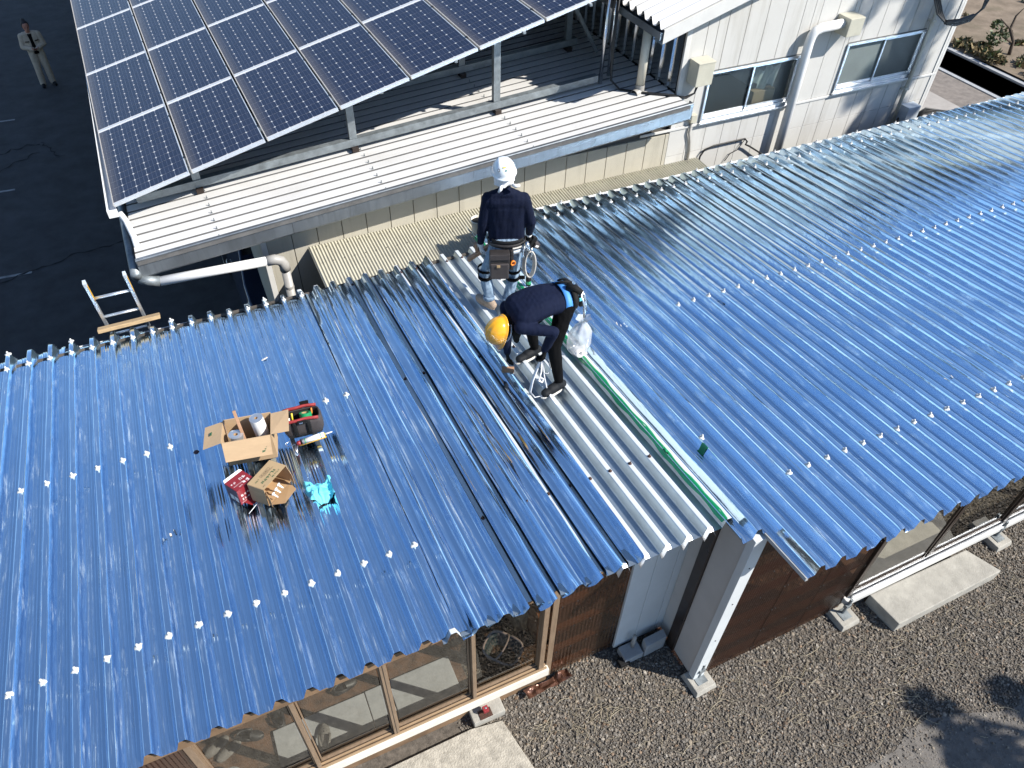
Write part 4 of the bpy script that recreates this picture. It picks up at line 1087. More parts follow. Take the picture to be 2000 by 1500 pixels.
def body_mesh(bones, mats, voxel=.0075, fold=None, smooth=6):
    """bones: (p0, r0, p1, r1, material index[, flatten (axis vector, factor)])"""
    b = MB()
    for bn in bones:
        i0 = len(b.v); capsule(b, *bn[:4])
        if len(bn) > 5:
            ax, k = Vector(bn[5][0]).normalized(), bn[5][1]; c_ = (Vector(bn[0]) + Vector(bn[2])) / 2
            for q_ in range(i0, len(b.v)):
                p = Vector(b.v[q_]); b.v[q_] = tuple(p + ax * ((p - c_).dot(ax) * (k - 1)))
    me = b.me('body')
    ob = bpy.data.objects.new('tmp', me); COL.objects.link(ob)
    md = ob.modifiers.new('r', 'REMESH'); md.mode = 'VOXEL'; md.voxel_size = voxel
    sm = ob.modifiers.new('s', 'SMOOTH'); sm.iterations = smooth; sm.factor = .5
    dg = bpy.context.evaluated_depsgraph_get(); dg.update()
    out = bpy.data.meshes.new_from_object(ob.evaluated_get(dg))
    bpy.data.objects.remove(ob)
    n = len(out.vertices); co = np.empty(n * 3); out.vertices.foreach_get('co', co); co = co.reshape(-1, 3)
    no = np.empty(n * 3); out.vertices.foreach_get('normal', no); no = no.reshape(-1, 3)
    best = np.full(n, 1e9); idx = np.zeros(n, int); bid = np.zeros(n, int)
    for bi, bn in enumerate(bones):
        a = np.array(bn[0]); d = np.array(bn[2]) - a; L2 = max(1e-9, d @ d)
        t = np.clip((co - a) @ d / L2, 0, 1); r_ = bn[1] + (bn[3] - bn[1]) * t
        q_ = co - a - t[:, None] * d
        if len(bn) > 5:
            ax = np.array(Vector(bn[5][0]).normalized()); q_ = q_ + np.outer(q_ @ ax * (1 / bn[5][1] - 1), ax)
        dist = np.linalg.norm(q_, axis=1) - r_
        m_ = dist < best; best[m_] = dist[m_]; idx[m_] = bn[4]; bid[m_] = bi
    if fold is not None:
        amp = np.array([fold.get(i, 0) for i in range(len(mats))])[idx]
        disp = np.array([noise.noise(Vector((p[0] * 34, p[1] * 34, p[2] * 6))) + .35 * noise.noise(Vector((p[0] * 12 + 5, p[1] * 12, p[2] * 20))) for p in co]) * amp
        out.vertices.foreach_set('co', (co + no * disp[:, None]).ravel())
    for m_ in mats: out.materials.append(MT[m_])
    vi = np.empty(len(out.loops), np.int32); out.loops.foreach_get('vertex_index', vi)
    ls = np.empty(len(out.polygons), np.int32); out.polygons.foreach_get('loop_start', ls)
    out.polygons.foreach_set('material_index', idx[vi[ls]].astype(np.int32))
    out.polygons.foreach_set('use_smooth', [True] * len(out.polygons)); out.update()
    return out

def hand(bones, wrist, d, n, side, mi, curl=.6, k=1.0):
    """wrist point, hand direction d, palm normal n (palm side), side = +1 thumb along +s"""
    wrist = Vector(wrist); d = Vector(d).normalized(); n = Vector(n); n = (n - d * n.dot(d)).normalized(); s = d.cross(n) * side
    for i, (o, L) in enumerate([(.030, .072), (.010, .080), (-.010, .076), (-.029, .062)]):
        a = wrist + s * (o * .75 * k); b_ = wrist + d * (.085 * k) + s * (o * k)
        bones.append((a, .017 * k, b_, .0125 * k, mi))
        a1 = curl * .9; dd = d * math.cos(a1) + n * math.sin(a1); c_ = b_ + dd * (L * .55 * k)
        a2 = curl * 2.0; d2 = d * math.cos(a2) + n * math.sin(a2); e_ = c_ + d2 * (L * .5 * k)
        bones.append((b_, .0105 * k, c_, .0095 * k, mi)); bones.append((c_, .0095 * k, e_, .008 * k, mi))
    t0 = wrist + d * (.025 * k) + s * (.030 * k); t1 = t0 + (d * .6 + s * .55 + n * .45).normalized() * (.042 * k); t2 = t1 + (d * .85 + n * .5 - s * .05).normalized() * (.034 * k)
    bones.append((t0, .015 * k, t1, .0115 * k, mi)); bones.append((t1, .011 * k, t2, .009 * k, mi))

def shoe(bones, heel, toe, mi, up, k=1.0, sole=None):
    heel = Vector(heel); toe = Vector(toe); up = Vector(up); d = (toe - heel).normalized()
    bones.append((heel + up * .050, .044 * k, heel + d * .05 + up * .070, .052 * k, mi))
    bones.append((heel + d * .05 + up * .052, .050 * k, heel + d * .15 + up * .046, .050 * k, mi))
    bones.append((heel + d * .12 + up * .040, .050 * k, toe - d * .04 + up * .036, .044 * k, mi, (up, .85)))

def sole(name, heel, toe, m, parent, up=(0, 0, 1), w=.050, t=.020):
    heel = Vector(heel); toe = Vector(toe); d = (toe - heel).normalized(); up = Vector(up); s = d.cross(up).normalized(); L = (toe - heel).length
    ol = []
    for i in range(20):
        a = 2 * math.pi * i / 20; x_ = math.cos(a); y_ = math.sin(a)
        ol.append(heel + d * (L * .47 + (L * .53 + .012) * x_) + s * (w * y_ * (1 - .18 * max(0, -x_) - .12 * math.exp(-((x_ + .1) / .3) ** 2))))
    v = [p for p in ol] + [p + up * t for p in ol]; n = 20
    return MB().add(v, [tuple(range(n - 1, -1, -1)), tuple(range(n, 2 * n))] + [(i, (i + 1) % n, n + (i + 1) % n, n + i) for i in range(n)]).build(name, m, parent, bevel=.003)

def frame_of(fwd, up):
    f = Vector(fwd).normalized(); u = Vector(up); u = (u - f * u.dot(f)).normalized(); r_ = f.cross(u)
    return r_, f, u

def helmet(parent, c_, fwd, up, m, brim=.03, ridges=3, scale=1.0, name='helmet'):
    r_, f, u = frame_of(fwd, up); M = Matrix((r_, f, u)).transposed().to_4x4(); M.translation = Vector(c_)
    nu, nv = 40, 14; v = []; fc = []
    for i in range(nv + 1):
        ph = math.pi / 2 * i / nv
        for j in range(nu):
            th = 2 * math.pi * j / nu
            x_ = math.cos(th) * math.sin(ph) * .112; y_ = math.sin(th) * math.sin(ph) * .135; z_ = math.cos(ph) * .125
            rb_ = 0
            if ridges and ph < 1.3:
                for q_ in (-.045, 0, .045)[:ridges]: rb_ = max(rb_, math.exp(-((x_ - q_) / .008) ** 2))
            z_ += .007 * rb_ * math.cos(ph * .9)
            v.append(Vector((x_, y_, z_)) * scale)
    for i in range(nv):
        for j in range(nu): fc.append((i * nu + j, i * nu + (j + 1) % nu, (i + 1) * nu + (j + 1) % nu, (i + 1) * nu + j))
    b0 = len(v)
    for ring, (o, z_) in enumerate([(.010, -.006), (.020, -.012), (.010, -.016)]):
        for j in range(nu):
            th = 2 * math.pi * j / nu; sy = math.sin(th); o2 = o + (brim * max(0, sy) ** 2 if ring < 2 else brim * .8 * max(0, sy) ** 2)
            v.append(Vector((math.cos(th) * (.112 + o2 * .6), sy * (.135 + o2), z_ - .018 * (max(0, sy) ** 2) - .010 * max(0, -sy))) * scale)
    prev = nv * nu
    for ring in range(3):
        for j in range(nu): fc.append((prev + j, prev + (j + 1) % nu, b0 + ring * nu + (j + 1) % nu, b0 + ring * nu + j))
        prev = b0 + ring * nu
    o = MB().add([M @ p for p in v], fc).build(name, m, parent, True)
    return o, M

def decal(parent, M, th, ph, poly, m, name='sticker', rad=(.112, .135, .125)):
    """small flat mark wrapped on the helmet shell at angles th (around), ph (from top)"""
    v = []
    for a, b_ in poly:
        t = th + a / .12; p = ph + b_ / .12
        v.append(M @ (Vector((math.cos(t) * math.sin(p) * rad[0], math.sin(t) * math.sin(p) * rad[1], math.cos(p) * rad[2])) * 1.035))
    return MB().add(v, [tuple(range(len(v)))]).build(name, m, parent)
def rectp(x, y, w, h): return [(x - w, y - h), (x + w, y - h), (x + w, y + h), (x - w, y + h)]
def circp(x, y, r_, n=14): return [(x + r_ * math.cos(2 * math.pi * i / n), y + r_ * math.sin(2 * math.pi * i / n)) for i in range(n)]

def ring_band(parent, name, c_, ax, up, rx, ry, h, m, n=28, tilt=0, a0=0, a1=2 * math.pi, t=.006):
    ax = Vector(ax).normalized(); up = Vector(up).normalized(); ay = up.cross(ax).normalized(); v = []; f = []
    for i in range(n + 1):
        a = a0 + (a1 - a0) * i / n
        d = ax * (rx * math.cos(a)) + ay * (ry * math.sin(a)); o = d.normalized()
        for hh, oo in ((-h / 2, 0), (-h / 2, t), (h / 2, t), (h / 2, 0)): v.append(Vector(c_) + d + o * oo + up * hh)
    for i in range(n):
        for j in range(4): f.append((4 * i + j, 4 * i + (j + 1) % 4, 4 * i + 4 + (j + 1) % 4, 4 * i + 4 + j))
    return MB().add(v, f).build(name, m, parent, True)

# ---------------- standing worker, seen from behind
ST_B = Vector((4.70, 2.70, 2.335)); SF = Vector((.35, .937, 0)); SR = Vector((.937, -.35, 0))
def sw(r_, f, z): return ST_B + SR * r_ + SF * f + Vector((0, 0, z))
wk = thing('person', 'worker in white helmet and navy shirt standing with back turned, washed jeans, holding wood blocks', 'person', ST_B)
B = []
# shirt 0, jeans 1, skin 2, shoe 3, glove 4, black glove 5
for s_, a, k_, h_ in [(-1, (-.075, 0.0, .075), (-.125, .045, .40), (0.02, .0, .80)), (1, (.115, .01, .03), (.175, .035, .39), (.165, .0, .80))]:
    A, K, H = sw(*a), sw(*k_), sw(*h_)
    B += [(A, .050, A.lerp(K, .5), .062, 1), (A.lerp(K, .5), .062, K, .066, 1), (K, .066, K.lerp(H, .5), .080, 1), (K.lerp(H, .5), .080, H, .098, 1)]
B += [(sw(.03, -.01, .84), .115, sw(.155, -.01, .84), .115, 1), (sw(.05, -.035, .80), .095, sw(.145, -.035, .80), .095, 1)]
shoe(B, sw(-.045, -.05, -.005), sw(-.215, .145, -.005), 3, (0, 0, 1), 1.0); shoe(B, sw(.095, -.045, -.05), sw(.20, .19, -.05), 3, (0, 0, 1), 1.0)
ft = (SF, .70)
for i in range(9):
    t = i / 8; B.append((sw(.03 - .025 * t, 0, .91 + .33 * t), .122 + .013 * t, sw(.155 + .005 * t, 0, .91 + .33 * t), .122 + .013 * t, 0, ft))
B += [
      (sw(-.03, -.01, 1.32), .098, sw(.19, -.01, 1.315), .098, 0, (SF, .85)), (sw(-.06, -.01, 1.365), .060, sw(.07, -.01, 1.41), .065, 0), (sw(.23, -.01, 1.345), .060, sw(.08, -.01, 1.41), .065, 0),
      (sw(.068, .0, 1.38), .066, sw(.066, .015, 1.46), .060, 0)]
LS, LE, LW = sw(-.095, -.005, 1.345), sw(-.150, -.02, 1.075), sw(-.168, .055, .80)
RS, RE, RW = sw(.255, -.005, 1.335), sw(.335, -.015, 1.08), sw(.335, .11, .865)
for S_, E_, W_ in ((LS, LE, LW), (RS, RE, RW)):
    B += [(S_, .066, S_.lerp(E_, .5), .058, 0), (S_.lerp(E_, .5), .058, E_, .052, 0), (E_, .052, E_.lerp(W_, .5), .047, 0), (E_.lerp(W_, .5), .047, W_, .037, 0)]
B += [(sw(.066, .015, 1.44), .056, sw(.063, .03, 1.53), .056, 2), (sw(.062, .045, 1.60), .082, sw(.062, .05, 1.66), .086, 2), (sw(.062, .06, 1.545), .055, sw(.062, .10, 1.55), .045, 2),
      (sw(-.022, .045, 1.585), .014, sw(-.022, .05, 1.62), .014, 2), (sw(.146, .045, 1.585), .014, sw(.146, .05, 1.62), .014, 2)]
B += [(LW, .035, LW + Vector((0, 0, -.03)), .036, 4), (RW, .034, RW + Vector((0, 0, -.02)), .035, 4)]
hand(B, LW + Vector((0, 0, -.03)), (SF * .25 + Vector((0, 0, -1))), (SR * .9 + SF * .2), 1, 4, .75, 1.05)
hand(B, RW + Vector((0, 0, -.03)), (SF * .6 + SR * .25 + Vector((0, 0, -.8))), (-SR * .9), -1, 5, .8, 1.05)
put('body', body_mesh(B, ['navy_shirt', 'denim', 'skin', 'shoe_tan', 'glove_white', 'glove_black'], .0075, {0: .0042, 1: .007}, 6), None, wk)
hm, HM = helmet(wk, sw(.058, .035, 1.625), SF + Vector((0, 0, .05)), Vector((0, 0, 1)) - SF * .12 - SR * .05, 'helmet_white', .04, 1)
for x_ in (-.02, -.008, .004, .016): decal(hm, HM, R(-88), .80, rectp(x_, 0, .0045, .006), 'print_yellow', 'lettering')
decal(hm, HM, R(-80), 1.02, rectp(0, 0, .010, .0035), 'print_teal', 'cross_mark'); decal(hm, HM, R(-80), 1.02, rectp(0, 0, .0035, .0099), 'print_teal', 'cross_mark')
rg = circp(0, 0, .015); decal(hm, HM, R(-122), 1.04, rg, 'print_dark', 'round_sticker'); 
rad2 = (.1128, .1358, .1258); decal(hm, HM, R(-122), 1.04, circp(0, 0, .010), 'helmet_white', 'round_sticker', rad2)
# towel tied under the helmet
nx, ny = 30, 16; uu = np.linspace(0, 1, nx); vv_ = np.linspace(0, 1, ny); U_, V_ = np.meshgrid(uu, vv_, indexing='ij')
an = np.radians(180 + 12 + 170 * U_); rad = .100 + .012 * vnoise(U_ * 9, V_ * 7, 3) + .010 * np.sin(U_ * 19) * V_
hc = sw(.062, .04, 0); P_ = np.stack([hc.x + SR.x * rad * np.cos(an) + SF.x * rad * 1.12 * np.sin(an), hc.y + SR.y * rad * np.cos(an) + SF.y * rad * 1.12 * np.sin(an),
     ST_B.z + 1.635 - .125 * V_ + .03 * V_ * vnoise(U_ * 7, V_ * 2, 6)], -1)
put('towel', np_mesh('towel', P_.reshape(-1, 3), grid_faces(nx, ny)), 'towel_white', wk)
tb_ = MB(); tb_.tube([sw(.13, -.07, 1.53), sw(.165, -.09, 1.525), sw(.205, -.09, 1.535)], [.014, .020, .012], 8); tb_.tube([sw(.03, -.075, 1.53), sw(.02, -.10, 1.50), sw(.0, -.105, 1.47)], [.014, .018, .010], 8); tb_.build('towel_knot', 'towel_white', wk, True)
ring_band(wk, 'helmet_strap', sw(.062, .04, 1.605), SR, (0, 0, 1), .099, .115, .014, 'belt_pale', a0=R(200), a1=R(340))
# tool belt, pouch, harness
UPV = Vector((0, 0, 1))
ring_band(wk, 'tool_belt', sw(.093, -.005, .865), SR, UPV, .190, .132, .042, 'belt_leather')
ring_band(wk, 'back_support', sw(.093, -.005, .905), SR, UPV, .186, .128, .050, 'bag_black', a0=R(215), a1=R(330))
ring_band(wk, 'waist_band', sw(.093, -.005, .845), SR, UPV, .200, .142, .022, 'rope_pale', a0=R(285), a1=R(352))
ring_band(wk, 'waist_band', sw(.093, -.005, .795), SR, UPV, .196, .140, .045, 'belt_pale', a0=R(285), a1=R(345))
pm = Matrix((SR, SF, UPV)).transposed().to_4x4()
def pbox(name, r0, r1, f0, f1, z0, z1, m, bevel=.012, par=wk):
    M = pm.copy(); M.translation = ST_B
    return put(name, MB().box((r0, f0, z0), (r1, f1, z1), M=M).me(name, bevel=bevel), m, par)
pbox('pouch', -.09, .115, -.215, -.125, .64, .835, 'belt_leather'); pbox('pouch', -.085, .105, -.235, -.17, .535, .72, 'bag_grey'); pbox('pouch_flap', -.088, .112, -.225, -.215, .765, .83, 'bag_grey', .004)
pbox('pouch', .118, .155, -.175, -.13, .60, .84, 'belt_leather'); pbox('tool_tip', -.02, .015, -.245, -.215, .685, .712, 'timber', .003)
put('tape_holder', MB().lathe([(.018, -.01), (.030, -.01), (.030, .01), (.018, .01), (.018, -.01)], Matrix.Translation(sw(.148, -.185, .70)) @ Matrix.Rotation(R(90), 4, 'X'), 14).me('tape_holder', True), 'orange', wk)
ln = MB()
for k_ in range(3):
    o_ = .010 * k_; pts = []
    for i in range(17):
        a = 2 * math.pi * i / 16; pts.append(sw(.315 + o_ + .055 * math.sin(a), -.10 - .012 * k_, .63 + .165 * math.cos(a)))
    ln.tube(pts, .009, 7)
ln.build('lanyard_rope', 'rope_pale', wk, True)
ln = MB(); ln.tube([sw(.285, -.10, .90), sw(.30, -.115, .85), sw(.315, -.12, .79)], [.02, .026, .016], 8); ln.tube([sw(.26, -.12, .83), sw(.255, -.13, .76), sw(.275, -.13, .72)], .008, 6); ln.tube([sw(.34, -.115, .83), sw(.35, -.12, .76), sw(.335, -.12, .71)], .008, 6); ln.build('snap_hook', 'steel', wk, True)
# knee pads straps
for c_, ax in ((sw(-.125, .04, .43), 1), (sw(.172, .03, .42), 1)):
    ring_band(wk, 'knee_strap', c_ + Vector((0, 0, .045)), SR, UPV, .075, .078, .030, 'black_cloth'); ring_band(wk, 'knee_strap', c_ - Vector((0, 0, .05)), SR, UPV, .071, .074, .040, 'black_cloth')
pbox('strap_end', .235, .30, .0, .02, .345, .385, 'black_cloth', .004)
for c_ in (sw(-.085, .005, .12), sw(.122, .012, .08)): ring_band(wk, 'jeans_cuff', c_, SR, UPV, .056, .058, .05, 'denim')
sole('shoe_sole', sw(-.045, -.05, -.006), sw(-.215, .145, -.006), 'shoe_tan', wk); sole('shoe_sole', sw(.095, -.045, -.052), sw(.20, .19, -.052), 'shoe_tan', wk)
# things held
def block(name, a, b_, w, h, m, label, cat, roll=(0, 0, 1)):
    a = Vector(a); b_ = Vector(b_); d = (b_ - a).normalized(); s = d.cross(Vector(roll)).normalized(); u = s.cross(d); v = []
    for p in (a, b_):
        for sx, sz in ((-1, -1), (1, -1), (1, 1), (-1, 1)): v.append(p + s * (sx * w / 2) + u * (sz * h / 2))
    return solo(name, MB().add(v, [(3, 2, 1, 0), (4, 5, 6, 7), (0, 1, 5, 4), (1, 2, 6, 5), (2, 3, 7, 6), (3, 0, 4, 7)]).me(name, bevel=.003), m, label, cat)
block('wood_block', sw(-.30, .12, .535), sw(-.055, .10, .735), .035, .055, 'timber_red', 'reddish wood block gripped in the white glove of the standing worker', 'wood block', SF)
block('wood_block', sw(-.225, .13, .73), sw(-.195, .13, .585), .03, .05, 'timber_red', 'shorter wood block behind the white glove of the standing worker', 'wood block', SF)
dr = thing('power_tool', 'small black power tool in the right hand of the standing worker', 'tool', sw(.37, .15, .60))
put('tool_body', MB().box((-.03, -.03, -.07), (.03, .03, .07), M=Matrix.Translation(sw(.375, .175, .70)) @ Matrix.Rotation(.5, 4, 'Y')).me('tool_body', bevel=.01), 'bag_black', dr)
put('battery', MB().box((-.035, -.04, -.03), (.035, .04, .03), M=Matrix.Translation(sw(.415, .18, .665)) @ Matrix.Rotation(.5, 4, 'Y')).me('battery', bevel=.008), 'bag_grey', dr)
put('tool_badge', MB().box((-.02, -.042, -.012), (.02, -.0405, .012), M=Matrix.Translation(sw(.415, .178, .668)) @ Matrix.Rotation(.5, 4, 'Y')).me('tool_badge'), 'print_white', dr)
# small container hanging beyond the worker's left arm
bk = thing('bucket', 'small pale bucket hanging beside the left arm of the standing worker', 'bucket', sw(-.20, .22, .83))
put('pail', MB().lathe([(.001, 0), (.06, 0), (.078, .14), (.082, .14), (.082, .146), (.074, .146), (.058, .006)], Matrix.Translation(sw(-.185, .20, .835)), 18).me('pail', True), 'beige_pvc', bk)
put('dark_filling', MB().lathe([(.001, .12), (.073, .12)], Matrix.Translation(sw(-.185, .20, .835)), 18).me('dark_filling'), 'bag_black', bk)

# ---------------- bending worker in yellow helmet
bw = thing('person', 'worker in yellow helmet bending forward over the bare ribs, navy shirt and black trousers', 'person', (4.68, 1.48, 2.45))
B = []
nA, nK, nH = Vector((4.675, 1.20, 2.575)), Vector((4.635, 1.27, 2.95)), Vector((4.80, 1.41, 3.27))
fA, fK, fH = Vector((4.70, 1.775, 2.51)), Vector((4.62, 1.74, 2.86)), Vector((4.80, 1.60, 3.27))
for A, K, H in ((nA, nK, nH), (fA, fK, fH)):
    B += [(A, .046, A.lerp(K, .55), .060, 1), (A.lerp(K, .55), .060, K, .066, 1), (K, .066, K.lerp(H, .5), .080, 1), (K.lerp(H, .5), .080, H, .098, 1)]
B += [(Vector((4.815, 1.43, 3.285)), .105, Vector((4.815, 1.58, 3.285)), .105, 1), (Vector((4.86, 1.44, 3.30)), .085, Vector((4.86, 1.57, 3.30)), .085, 1)]
shoe(B, (4.72, 1.20, 2.447), (4.47, 1.13, 2.475), 3, (0, 0, 1), 1.0); shoe(B, (4.755, 1.785, 2.385), (4.48, 1.72, 2.402), 3, (0, 0, 1), 1.0)
tn = Vector((-.25, 0, .95))
for i in range(12):
    t = i / 11; x_ = 4.76 - .36 * t; z_ = 3.31 + .02 * math.sin(t * 2.6) - .035 * t * t; r_ = .114 + .012 * math.sin(t * 2.4); hw = .055 + .027 * t
    B.append((Vector((x_, 1.505 - hw, z_)), r_, Vector((x_, 1.505 + hw, z_)), r_, 0, (tn, .80)))
nS, nE, nW = Vector((4.325, 1.34, 3.235)), Vector((4.585, 1.205, 3.20)), Vector((4.55, 1.29, 2.93))
fS, fE, fW = Vector((4.33, 1.665, 3.215)), Vector((4.335, 1.66, 2.94)), Vector((4.325, 1.615, 2.70))
for S_, E_, W_ in ((nS, nE, nW), (fS, fE, fW)):
    B += [(S_, .066, S_.lerp(E_, .5), .056, 0), (S_.lerp(E_, .5), .056, E_, .050, 0), (E_, .050, E_.lerp(W_, .5), .046, 0), (E_.lerp(W_, .5), .046, W_, .036, 0)]
B += [(Vector((4.36, 1.50, 3.25)), .075, Vector((4.27, 1.49, 3.19)), .062, 5), (Vector((4.22, 1.485, 3.155)), .080, Vector((4.165, 1.48, 3.13)), .088, 5),
      (Vector((4.20, 1.48, 3.07)), .052, Vector((4.19, 1.48, 3.045)), .045, 2), (Vector((4.15, 1.48, 3.045)), .014, Vector((4.14, 1.48, 3.06)), .016, 2),
      (Vector((4.30, 1.40, 3.14)), .040, Vector((4.305, 1.385, 3.05)), .028, 5), (Vector((4.33, 1.40, 3.17)), .045, Vector((4.31, 1.40, 3.10)), .040, 5)]
hand(B, nW, Vector((-.03, .03, -1)), Vector((-.9, .3, 0)), -1, 5, .8, 1.05)
hand(B, fW, Vector((.02, -.05, -1)), Vector((.8, -.3, 0)), 1, 5, .55, 1.05)
put('body', body_mesh(B, ['navy_shirt_b', 'black_cloth', 'skin', 'shoe_black', 'glove_black', 'glove_black'], .0075, {0: .0028, 1: .004}, 8), None, bw)
hup = Vector((-.93, -.03, .30)); hf = Vector((-.28, -.02, -.95))
hm, HM = helmet(bw, (4.172, 1.478, 3.135), hf, hup, 'helmet_yellow', .035, 3, 1.04)
for k_ in range(3): decal(hm, HM, R(-70), 1.02 - .19 * k_, rectp(0, 0, .018, .0095), 'print_white', 'paper_label')
decal(hm, HM, R(60), 1.05, circp(0, 0, .010), 'timber_red', 'round_sticker')
for k_ in range(4): decal(hm, HM, R(20 + 9 * k_), 1.12, circp(0, 0, .0035, 8), 'rust', 'vent_hole')
decal(hm, HM, R(130), 1.1, rectp(0, 0, .018, .014), 'green_tape', 'green_sticker')
ring_band(bw, 'chin_strap', (4.235, 1.48, 3.12), Vector((0, 1, 0)), Vector((-.9, 0, .35)), .098, .105, .012, 'belt_pale', a0=R(100), a1=R(260))
ring_band(bw, 'waist_band', (4.800, 1.505, 3.31), Vector((0, 1, 0)), Vector((-.98, 0, .12)), .168, .112, .070, 'belt_blue')
ring_band(bw, 'tool_belt', (4.865, 1.505, 3.32), Vector((0, 1, 0)), Vector((-.98, 0, .10)), .172, .120, .050, 'bag_black')
tbx = MB(); tbx.tube([(4.90, 1.50, 3.42), (4.945, 1.40, 3.37), (4.955, 1.33, 3.27), (4.95, 1.30, 3.17)], .014, 8); tbx.tube([(4.93, 1.48, 3.44), (4.975, 1.38, 3.36), (4.98, 1.33, 3.22)], .010, 8); tbx.build('lanyard', 'steel', bw, True)
tbx = MB(); tbx.tube([(4.83, 1.47, 3.43), (4.89, 1.42, 3.44), (4.94, 1.38, 3.40)], [.03, .036, .028], 9); tbx.tube([(4.76, 1.56, 3.435), (4.83, 1.53, 3.45), (4.90, 1.50, 3.45)], .012, 8); tbx.build('tool_holster', 'bag_black', bw, True)
pbm = MB().box((4.93, 1.37, 3.24), (4.985, 1.42, 3.34)).me('pouch', bevel=.01); put('pouch', pbm, 'bag_grey', bw)
bx('pouch_tag', (4.91, 1.352, 3.33), (4.94, 1.366, 3.36), 'cyan_cloth', bw, .002)
sole('shoe_sole', (4.72, 1.20, 2.438), (4.47, 1.13, 2.466), 'sole_white', bw); sole('shoe_sole', (4.755, 1.785, 2.372), (4.48, 1.72, 2.392), 'sole_white', bw)
block('wood_block', (4.275, 1.625, 2.475), (4.385, 1.575, 2.475), .045, .045, 'timber_red', 'wood block pressed on a rib by the bending worker', 'wood block')
# white strap hanging from the near hand
st = MB(); rr_ = random.Random(5)
H0 = Vector((4.54, 1.30, 2.83))
def strap(pts, w=.011):
    st.tube(pts, w * 1.5, 6, flat=.3)
strap([H0, H0 + V(-.05, -.01, -.10), H0 + V(-.12, -.05, -.22), H0 + V(-.16, -.09, -.32), H0 + V(-.13, -.14, -.36), H0 + V(-.05, -.16, -.345), H0 + V(0, -.13, -.31), H0 + V(.0, -.06, -.2), H0], .012)
strap([H0 + V(.01, 0, 0), H0 + V(.055, -.03, -.07), H0 + V(.065, -.05, -.13), H0 + V(.03, -.07, -.17), H0 + V(.0, -.06, -.16)], .010)
strap([H0, H0 + V(-.03, -.05, -.14), H0 + V(-.06, -.07, -.22), H0 + V(-.035, -.08, -.25), H0 + V(-.015, -.07, -.22), H0 + V(-.05, -.06, -.19)], .013)
strap([H0 + V(0, -.13, -.31), H0 + V(.0, -.22, -.33), H0 + V(.0, -.34, -.315)], .009)
solo('white_strap', st.me('white_strap', True), 'strap_white', 'white strap dangling from the gloved hand of the bending worker', 'strap')

# ---------------- person standing on the asphalt
gpz = LOW; GB = Vector((-.85, 21.28, gpz)); GF = Vector((.18, -.98, 0)).normalized(); GR = Vector((-.98, -.18, 0)).normalized()
def gw(r_, f, z): return GB + GR * r_ + GF * f + Vector((0, 0, z))
gd = thing('person', 'person in open beige work jacket and beige trousers standing on dark asphalt, hands together', 'person', GB)
B = []
for s_ in (-1, 1):
    A, K, H = gw(.13 * s_ + .02, 0, .08), gw(.115 * s_ + .01, .03, .48), gw(.09 * s_, 0, .88)
    B += [(A, .078, K, .084, 1), (K, .084, K.lerp(H, .5), .098, 1), (K.lerp(H, .5), .098, H, .112, 1)]
    shoe(B, gw(.13 * s_ + .02, -.06, .0), gw(.16 * s_ + .02, .19, .0), 3, (0, 0, 1))
gt = (GF, .72)
for i in range(9):
    t = i / 8; B.append((gw(-.06 - .03 * t, 0, .98 + .31 * t), .142 + .010 * math.sin(t * 3), gw(.06 + .03 * t, 0, .98 + .31 * t), .142 + .010 * math.sin(t * 3), 0, gt))
B += [(gw(-.055, 0, .93), .115, gw(.055, 0, .93), .115, 6, gt),
      (gw(-.13, 0, 1.385), .078, gw(.13, 0, 1.385), .078, 0), (gw(0, .0, 1.40), .062, gw(0, .02, 1.50), .055, 2), (gw(0, .035, 1.57), .078, gw(0, .03, 1.63), .085, 2), (gw(0, .075, 1.53), .045, gw(0, .085, 1.51), .040, 2), (gw(0, .115, 1.575), .012, gw(0, .125, 1.56), .014, 2)]
for s_ in (-1, 1):
    S_, E_, W_ = gw(.20 * s_, 0, 1.365), gw(.255 * s_, .02, 1.10), gw(.055 * s_, .20, 1.06)
    B += [(S_, .080, E_, .072, 0), (E_, .072, W_, .056, 0), (W_, .034, W_ - GR * (.02 * s_) + GF * .01, .034, 2)]
    hand(B, W_ - GR * (.02 * s_), (-GR * s_ * .8 + GF * .5), Vector((0, 0, 1)), s_, 2, .7)
put('body', body_mesh(B, ['beige_work', 'beige_work', 'skin', 'shoe_black', 'skin', 'skin', 'black_cloth'], .009, {0: .006, 1: .007}, 4), None, gd)
# dark shirt front, pockets
nx, ny = 8, 14; U_, V_ = np.meshgrid(np.linspace(-1, 1, nx), np.linspace(0, 1, ny), indexing='ij')
wd = .05 + .012 * np.cos(V_ * 5); zz = .90 + .52 * V_; dpt = .114 + .018 * np.sin(np.clip(V_ * 1.1, 0, 1) * 3.0) - .02 * V_ ** 3 - .012 * U_ ** 2
P_ = np.array(GB)[None, None] + np.array(GR)[None, None] * (U_ * wd)[..., None] + np.array(GF)[None, None] * dpt[..., None]; P_[..., 2] += zz
put('shirt_front', np_mesh('shirt_front', P_.reshape(-1, 3), grid_faces(nx, ny)), 'black_cloth', gd)
GM = Matrix((GR, GF, UPV)).transposed().to_4x4(); GM.translation = GB
for s_, tl in ((-1, .12), (1, -.12)): MB().box((-.05, -.004, -.012), (.05, .004, .012), M=GM @ Matrix.Translation((.115 * s_, .122, 1.24)) @ Matrix.Rotation(tl, 4, 'Y')).build('pocket_flap', 'black_cloth', gd)
